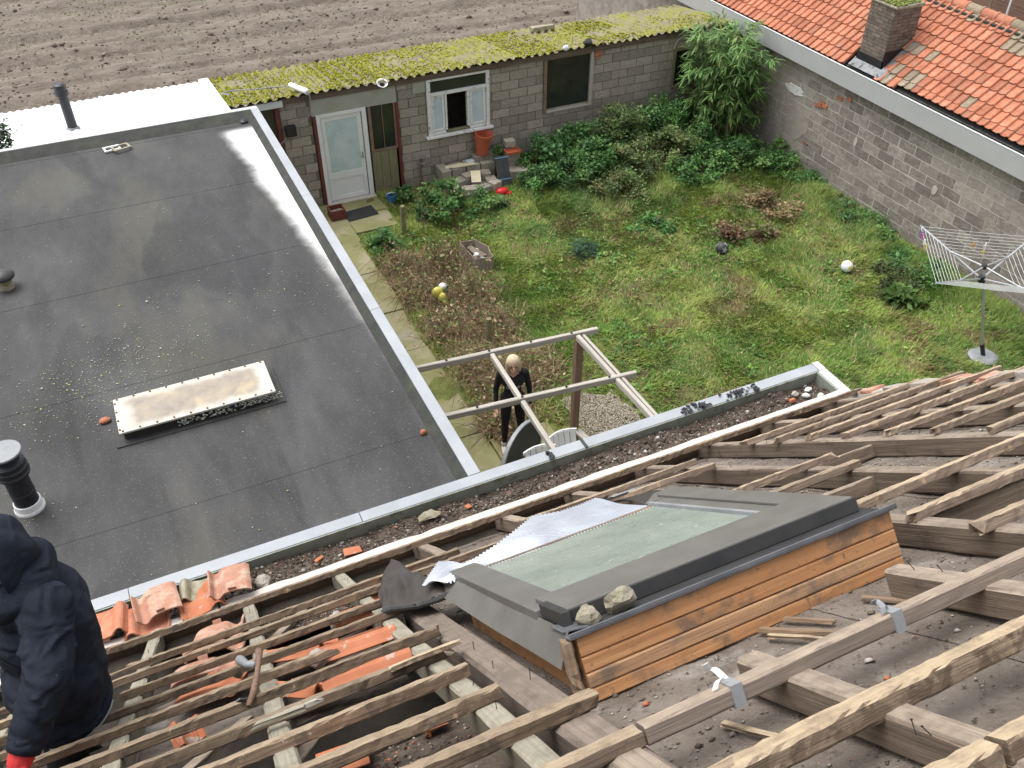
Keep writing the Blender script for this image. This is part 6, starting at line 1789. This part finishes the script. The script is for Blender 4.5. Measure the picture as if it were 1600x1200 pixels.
def fleece():
    m, nt, b = newmat('navy_fleece', .95, 0, .2)
    v = coords(nt, 'world'); vs = coords(nt, 'world', (.8, .8, 1.6))
    rd = nt.nodes.new('ShaderNodeTexNoise'); rd.noise_type = 'RIDGED_MULTIFRACTAL'
    rd.inputs['Scale'].default_value = 7.5; rd.inputs['Detail'].default_value = 2.0; rd.inputs['Roughness'].default_value = .45; rd.inputs['Distortion'].default_value = .9
    nt.links.new(vs, rd.inputs['Vector'])
    c = ramp(nt, [(.009, .012, .020), (.015, .019, .030), (.023, .028, .040)], noise(nt, v, 5, 6))
    c = mixc(nt, c, (.038, .043, .055), mathn(nt, 'MULTIPLY', sstep(nt, noise(nt, v, 16, 6, .75), .54, .72), .5))
    c = mixc(nt, c, (.22, .22, .22), mathn(nt, 'MULTIPLY', sstep(nt, noise(nt, v, 85, 2), .72, .78), .5))
    nt.links.new(c, b.inputs['Base Color'])
    h = mathn(nt, 'ADD', mathn(nt, 'MULTIPLY', rd.outputs[0], .8), mathn(nt, 'MULTIPLY', noise(nt, v, 140, 2), .03))
    bumpit(nt, b, h, .9, .05)
    return m
M['navy'] = fleece()
M['blond'] = pbr('pale_hair', [(.42, .32, .20), (.56, .45, .31), (.66, .57, .43)], 30, .6, .4, 60)
M['redglove'] = pbr('red_glove', [(.50, .03, .035), (.60, .05, .05)], 20, .75, .3, 90)
# person in black on the path
def person_garden():
    t = thing('person', 'person in black top and leggings standing under the pergola', 'person', (3.97, 8.49, .045))
    gx_, gy_ = 3.95, 8.49
    z0 = .045
    f = Vector((-.35, -1, 0)).normalized(); s = Vector((1, -.35, 0)).normalized()     # faces the camera
    def p(a, b_, z): return Vector((gx_, gy_, z0)) + s * a + f * b_ + Vector((0, 0, z))
    hip, k_, an = .86, .47, .09
    S = []
    for sd, fa in ((-1, .06), (1, -.02)):
        S += [(p(.085 * sd, 0, hip), p(.11 * sd, .03, k_), .088, .058), (p(.11 * sd, .03, k_), p(.125 * sd, fa, an), .056, .038)]
        S += [(p(.125 * sd, fa - .02, .05), p(.13 * sd, fa + .10, .04), .038, .032)]
    S += [(p(-.06, 0, .90), p(.06, 0, .90), .115, .115), (p(0, 0, .93), p(0, .0, 1.10), .125, .115), (p(-.05, .0, 1.22), p(.05, 0, 1.22), .115, .115), (p(-.08, .01, 1.26), p(.08, .01, 1.26), .09, .09), (p(-.15, 0, 1.34), p(.15, 0, 1.34), .06, .06)]
    for sd in (-1, 1):
        el = p(.225 * sd, -.03, 1.06); wr = p(.235 * sd, .06, .81)
        S += [(p(.165 * sd, 0, 1.335), el, .055, .042), (el, wr, .040, .027)]
        S += hand_segs(wr, Vector((0, 0, -1)) + f * .35, f * .9 - s * .3 * sd, -s * sd, 1.0, .55)
    hd = p(.0, .05, 1.52)
    S += [(p(0, 0, 1.36), p(0, .03, 1.45), .050, .048)]
    S += [(hd + Vector((0, 0, .02)), hd + Vector((0, 0, .03)), .088, .088), (hd + f * .02 - Vector((0, 0, .05)), hd + f * .045 - Vector((0, 0, .075)), .058, .042)]
    S += [(hd + f * .08 + Vector((0, 0, .0)), hd + f * .105 - Vector((0, 0, .022)), .011, .013)]
    for sd in (-1, 1):
        S += [(hd + s * .088 * sd - Vector((0, 0, .0)), hd + s * .09 * sd - f * .01 - Vector((0, 0, .03)), .016, .012)]
    me = capsules(S, .011, 5)
    me.materials.append(M['blackcloth']); me.materials.append(M['skin'])
    co = np.empty(len(me.polygons) * 3); me.polygons.foreach_get('center', co); co = co.reshape(-1, 3)
    sq = np.abs((co[:, :2] - np.array([gx_, gy_])) @ np.array([s.x, s.y]))
    skin = (co[:, 2] > 1.43 + z0) | ((co[:, 2] > 1.37 + z0) & (sq < .075)) | ((co[:, 2] < .83 + z0) & (np.abs((co[:, :2] - np.array([gx_, gy_])) @ np.array([s.x, s.y])) > .185))
    # scooped neckline at the front
    fr = (co[:, :2] - np.array([gx_, gy_])) @ np.array([f.x, f.y]); sr = (co[:, :2] - np.array([gx_, gy_])) @ np.array([s.x, s.y])
    skin |= (fr > .02) & (co[:, 2] > 1.315 + z0 + np.abs(sr) * .6) & (np.abs(sr) < .075)
    me.polygons.foreach_set('material_index', skin.astype(np.int32))
    inst('body', me, t)
    # face
    b = MB()
    for sd in (-1, 1): b.sph(hd + f * .084 + s * .032 * sd + Vector((0, 0, .012)), .011, 8, 6)
    b.obj('eyes', M['blackpipe'], t)
    b = MB(); b.tube([hd + f * .082 + s * .026 - Vector((0, 0, .066)), hd + f * .092 - Vector((0, 0, .068)), hd + f * .082 - s * .026 - Vector((0, 0, .066))], .006, 6); b.obj('mouth', M['skinred'], t)
    hair = capsules([(hd - f * .012 + Vector((0, 0, .045)), hd - f * .03 + Vector((0, 0, .03)), .093, .092), (hd - f * .05 + Vector((0, 0, -.02)), hd - f * .055 + Vector((0, 0, -.06)), .07, .055),
                     (hd + s * .055 + Vector((0, 0, .03)), hd + s * .078 - f * .01 - Vector((0, 0, .11)), .045, .026), (hd - s * .055 + Vector((0, 0, .03)), hd - s * .078 - f * .01 - Vector((0, 0, .11)), .045, .026), (hd - f * .05, hd - f * .06 - Vector((0, 0, .13)), .07, .045)], .010, 5)
    hair.materials.append(M['blond']); inst('hair', hair, t)
    # print on the shirt
    b = MB(); r_ = random.Random(2)
    for i in range(9):
        a = -.09 + i * .021
        b.box(p(a, .128 - abs(a) * .16, 1.17 + r_.uniform(-.012, .012)), (.016, .004, r_.uniform(.02, .05)), RZ(math.atan2(s.y, s.x)) @ RY(.15))
    b.obj('shirt_print', M['greyplastic'], t)['kind'] = 'stuff'
    for sd, fa in ((-1, .06), (1, -.02)):
        sh = capsules([(p(.125 * sd, fa - .045, .045), p(.132 * sd, fa + .13, .040), .045, .042), (p(.125 * sd, fa - .01, .06), p(.125 * sd, fa, .12), .047, .047)], .011, 4)
        sh.materials.append(M['w_white']); inst('shoe', sh, t)
    return t
person_garden()

# roofer at the left, waist deep between the battens
def roofer():
    t = thing('person', 'roofer in dark hooded sweatshirt and red glove reaching down to the battens', 'person', (-1.05, 3.3, 3.6))
    S = []
    # torso upright between the rafters; he faces left along the roof
    waist = Vector((-1.03, 3.27, 4.78)); belly = Vector((-.99, 3.29, 5.02)); chest = Vector((-.97, 3.38, 5.26)); sh_c = Vector((-.98, 3.42, 5.46))
    f = Vector((-1, .10, 0)).normalized(); s = Vector((.10, 1, 0)).normalized()
    head = Vector((-1.065, 3.46, 5.70)); f2 = Vector((-.70, -.71, 0)).normalized(); s2 = Vector((-.71, .70, 0)).normalized()
    S += [(waist - s * .05, waist + s * .07, .205, .205), (belly - s * .06, belly + s * .08, .235, .235), (belly - f * .05, waist - f * .03, .20, .19),
          (chest - s * .06, chest + s * .10, .225, .225), (chest - f * .07 - s * .04, belly - f * .05, .185, .19), (sh_c - s * .10, sh_c + s * .18, .135, .13)]
    LS = Vector((-.88, 3.24, 5.50)); EL = Vector((-.94, 2.97, 5.35)); WR = Vector((-1.075, 2.83, 5.19))
    S += [(LS, EL, .130, .112), (EL, WR, .113, .088)]
    RS = Vector((-1.05, 3.66, 5.46)); S += [(RS, RS + Vector((-.22, .06, -.22)), .10, .085), (RS + Vector((-.22, .06, -.22)), RS + Vector((-.48, -.02, -.34)), .085, .065)]
    for sd in (-1, 1):
        hp = waist + s * .10 * sd - Vector((0, 0, .05))
        S += [(hp, hp + f * .10 - Vector((0, 0, .45)), .125, .095), (hp + f * .10 - Vector((0, 0, .45)), hp + f * .02 - Vector((0, 0, .9)), .09, .065), (hp + f * .02 - Vector((0, 0, .92)), hp + f * .18 - Vector((0, 0, .95)), .06, .05)]
    S += [(sh_c + Vector((0, 0, .06)), head - Vector((0, 0, .10)), .10, .085), (head, head + f2 * .03, .115, .11)]
    me = capsules(S, .012, 8)
    # folds in the sleeves and body
    co = np.empty(len(me.vertices) * 3); me.vertices.foreach_get('co', co); co = co.reshape(-1, 3)
    no = np.empty(len(me.vertices) * 3); me.vertices.foreach_get('normal', no); no = no.reshape(-1, 3)
    def ridge(x): return 1 - np.abs(np.sin(x)) ** .7                       # sharp crest, broad valley
    d = np.zeros(len(co))
    ax = [np.array(LS), np.array(EL), np.array(WR)]
    for q0, q1, a0, a1 in ((ax[0], ax[1], 0, 1), (ax[1], ax[2], 1, 2)):
        u_ = q1 - q0; L_ = np.linalg.norm(u_); u_ = u_ / L_
        rel = co - q0; al = rel @ u_; rad = np.linalg.norm(rel - al[:, None] * u_, axis=1)
        w = np.exp(-np.maximum(rad - .13, 0) ** 2 / .0008) * np.clip(1.2 - np.abs(al / L_ - .5) * 1.5, 0, 1)
        e1 = np.cross(u_, [0, 0, 1]); e1 /= np.linalg.norm(e1); e2 = np.cross(u_, e1)
        th = np.arctan2(rel @ e2, rel @ e1)
        a_ = a0 + al / L_
        ph = a_ * 9.5 + 1.1 * np.sin(th * 1 + 2.2 * a0) + 2.4 * (fbm(a_ * 2.2, th * 1.2 + 5, 31) - .5)
        d = d + w * (.024 * ridge(ph * .62 + .8 * th) * np.clip(1.6 * fbm(a_ * 2.5, th * 1.6, 33) - .35, 0, 1) + .010 * ridge(ph * 1.1 - .7 * th) * fbm(a_ * 4, th * 3, 34) - .010)
    bd = np.clip((np.linalg.norm(co[:, :2] - np.array([-1.0, 3.3]), axis=1) - .1) / .15, 0, 1) * (co[:, 2] < 5.45)
    ph = co[:, 2] * 15 + 2.0 * np.sin(co[:, 1] * 7 + co[:, 0] * 5) + 3 * (fbm(co[:, 0] * 3 + co[:, 1] * 3, co[:, 2] * 3, 35) - .5)
    d = d + bd * (.013 * ridge(ph) * fbm(co[:, 1] * 5 + co[:, 0] * 4, co[:, 2] * 5, 36) + .016 * (fbm(co[:, 0] * 5 + co[:, 1] * 5, co[:, 2] * 4, 37) - .5))
    co += no * d[:, None]
    me.vertices.foreach_set('co', co.ravel()); me.update()
    me.materials.append(M['navy']); me.materials.append(M['blackcloth']); me.materials.append(M['skinred'])
    pc = np.empty(len(me.polygons) * 3); me.polygons.foreach_get('center', pc); pc = pc.reshape(-1, 3)
    mi = np.where(pc[:, 2] < 4.72, 1, 0)
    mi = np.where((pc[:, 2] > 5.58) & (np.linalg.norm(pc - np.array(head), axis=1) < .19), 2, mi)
    me.polygons.foreach_set('material_index', mi.astype(np.int32))
    inst('body', me, t)
    # hem at the waist
    b = MB(); b.tube([waist + Vector((.215 * math.cos(q) + .01, .235 * math.sin(q), -.02 + .012 * math.sin(3 * q))) for q in np.linspace(0, 6.283, 36)], .020, 8, False); b.obj('hem', M['navy'], t, smooth=True)
    b = MB(); b.tube([waist + Vector((.228 * math.cos(q) + .01, .250 * math.sin(q), -.055)) for q in np.linspace(-2.0, -.3, 12)], .006, 6); b.obj('belt_strip', M['greyplastic'], t, smooth=True)
    # hood: open towards the face
    b = MB()
    def hood(a, tt):
        th = -2.1 + 4.2 * a; ph = -.75 + 2.15 * tt
        x = math.cos(th) * math.cos(ph); y = math.sin(th) * math.cos(ph); z = math.sin(ph)
        rx = .195 + .012 * math.sin(th * 5 + ph * 3)
        return head + Vector((.02, 0, -.01)) - f2 * x * rx + s2 * y * rx * .95 + Vector((0, 0, z * .225 + .012 * math.sin(th * 3)))
    b.grid(hood, 26, 16); b.obj('hood', M['navy'], t, smooth=True, thick=.02)
    hd2 = capsules([(sh_c + Vector((.06, -.06, .10)), sh_c + Vector((.07, .1, .10)), .12, .11), (sh_c + Vector((-.06, -.12, .08)), sh_c + Vector((.06, -.12, .07)), .10, .10)], .016, 6)
    hd2.materials.append(M['navy']); inst('hood_collar', hd2, t)
    # face: eyes, nose, mouth under the hood
    b = MB()
    for sd in (-1, 1): b.sph(head + f2 * .135 + s2 * .04 * sd + Vector((0, 0, .02)), .014, 8, 6)
    b.obj('eyes', M['blackpipe'], t)
    b = MB(); b.tube([head + f2 * .13 + Vector((0, 0, .02)), head + f2 * .165 - Vector((0, 0, .03))], [.012, .018], 8); b.obj('nose', M['skinred'], t, smooth=True)
    b = MB(); b.tube([head + f2 * .132 + s2 * .03 - Vector((0, 0, .07)), head + f2 * .142 - Vector((0, 0, .07)), head + f2 * .132 - s2 * .03 - Vector((0, 0, .07))], .008, 6); b.obj('mouth', M['redwood'], t)
    # safety glasses strap seen at the cheek
    b = MB(); b.tube([head + f2 * .12 - s2 * .12 + Vector((0, 0, .03)), head + f2 * .02 - s2 * .135 + Vector((0, 0, .03)), head - f2 * .06 - s2 * .12 + Vector((0, 0, .02))], .016, 8); b.obj('glasses_strap', M['black'], t)
    # cuff and glove
    dd = (WR - EL).normalized()
    b = MB(); b.tube([WR - dd * .03, WR + dd * .05, WR + dd * .075], [.088, .078, .074], 18); b.obj('cuff', M['navy'], t, smooth=True)
    gl = hand_segs(WR + dd * .07, dd + Vector((-.1, -.15, -.1)), Vector((.3, -1, 0)), Vector((.6, -.5, .6)), 1.35, .5)
    gl += [(WR + dd * .03, WR + dd * .12, .062, .055)]
    g = capsules(gl, .007, 3); g.materials.append(M['redglove']); inst('glove', g, t)
    return t
roofer()
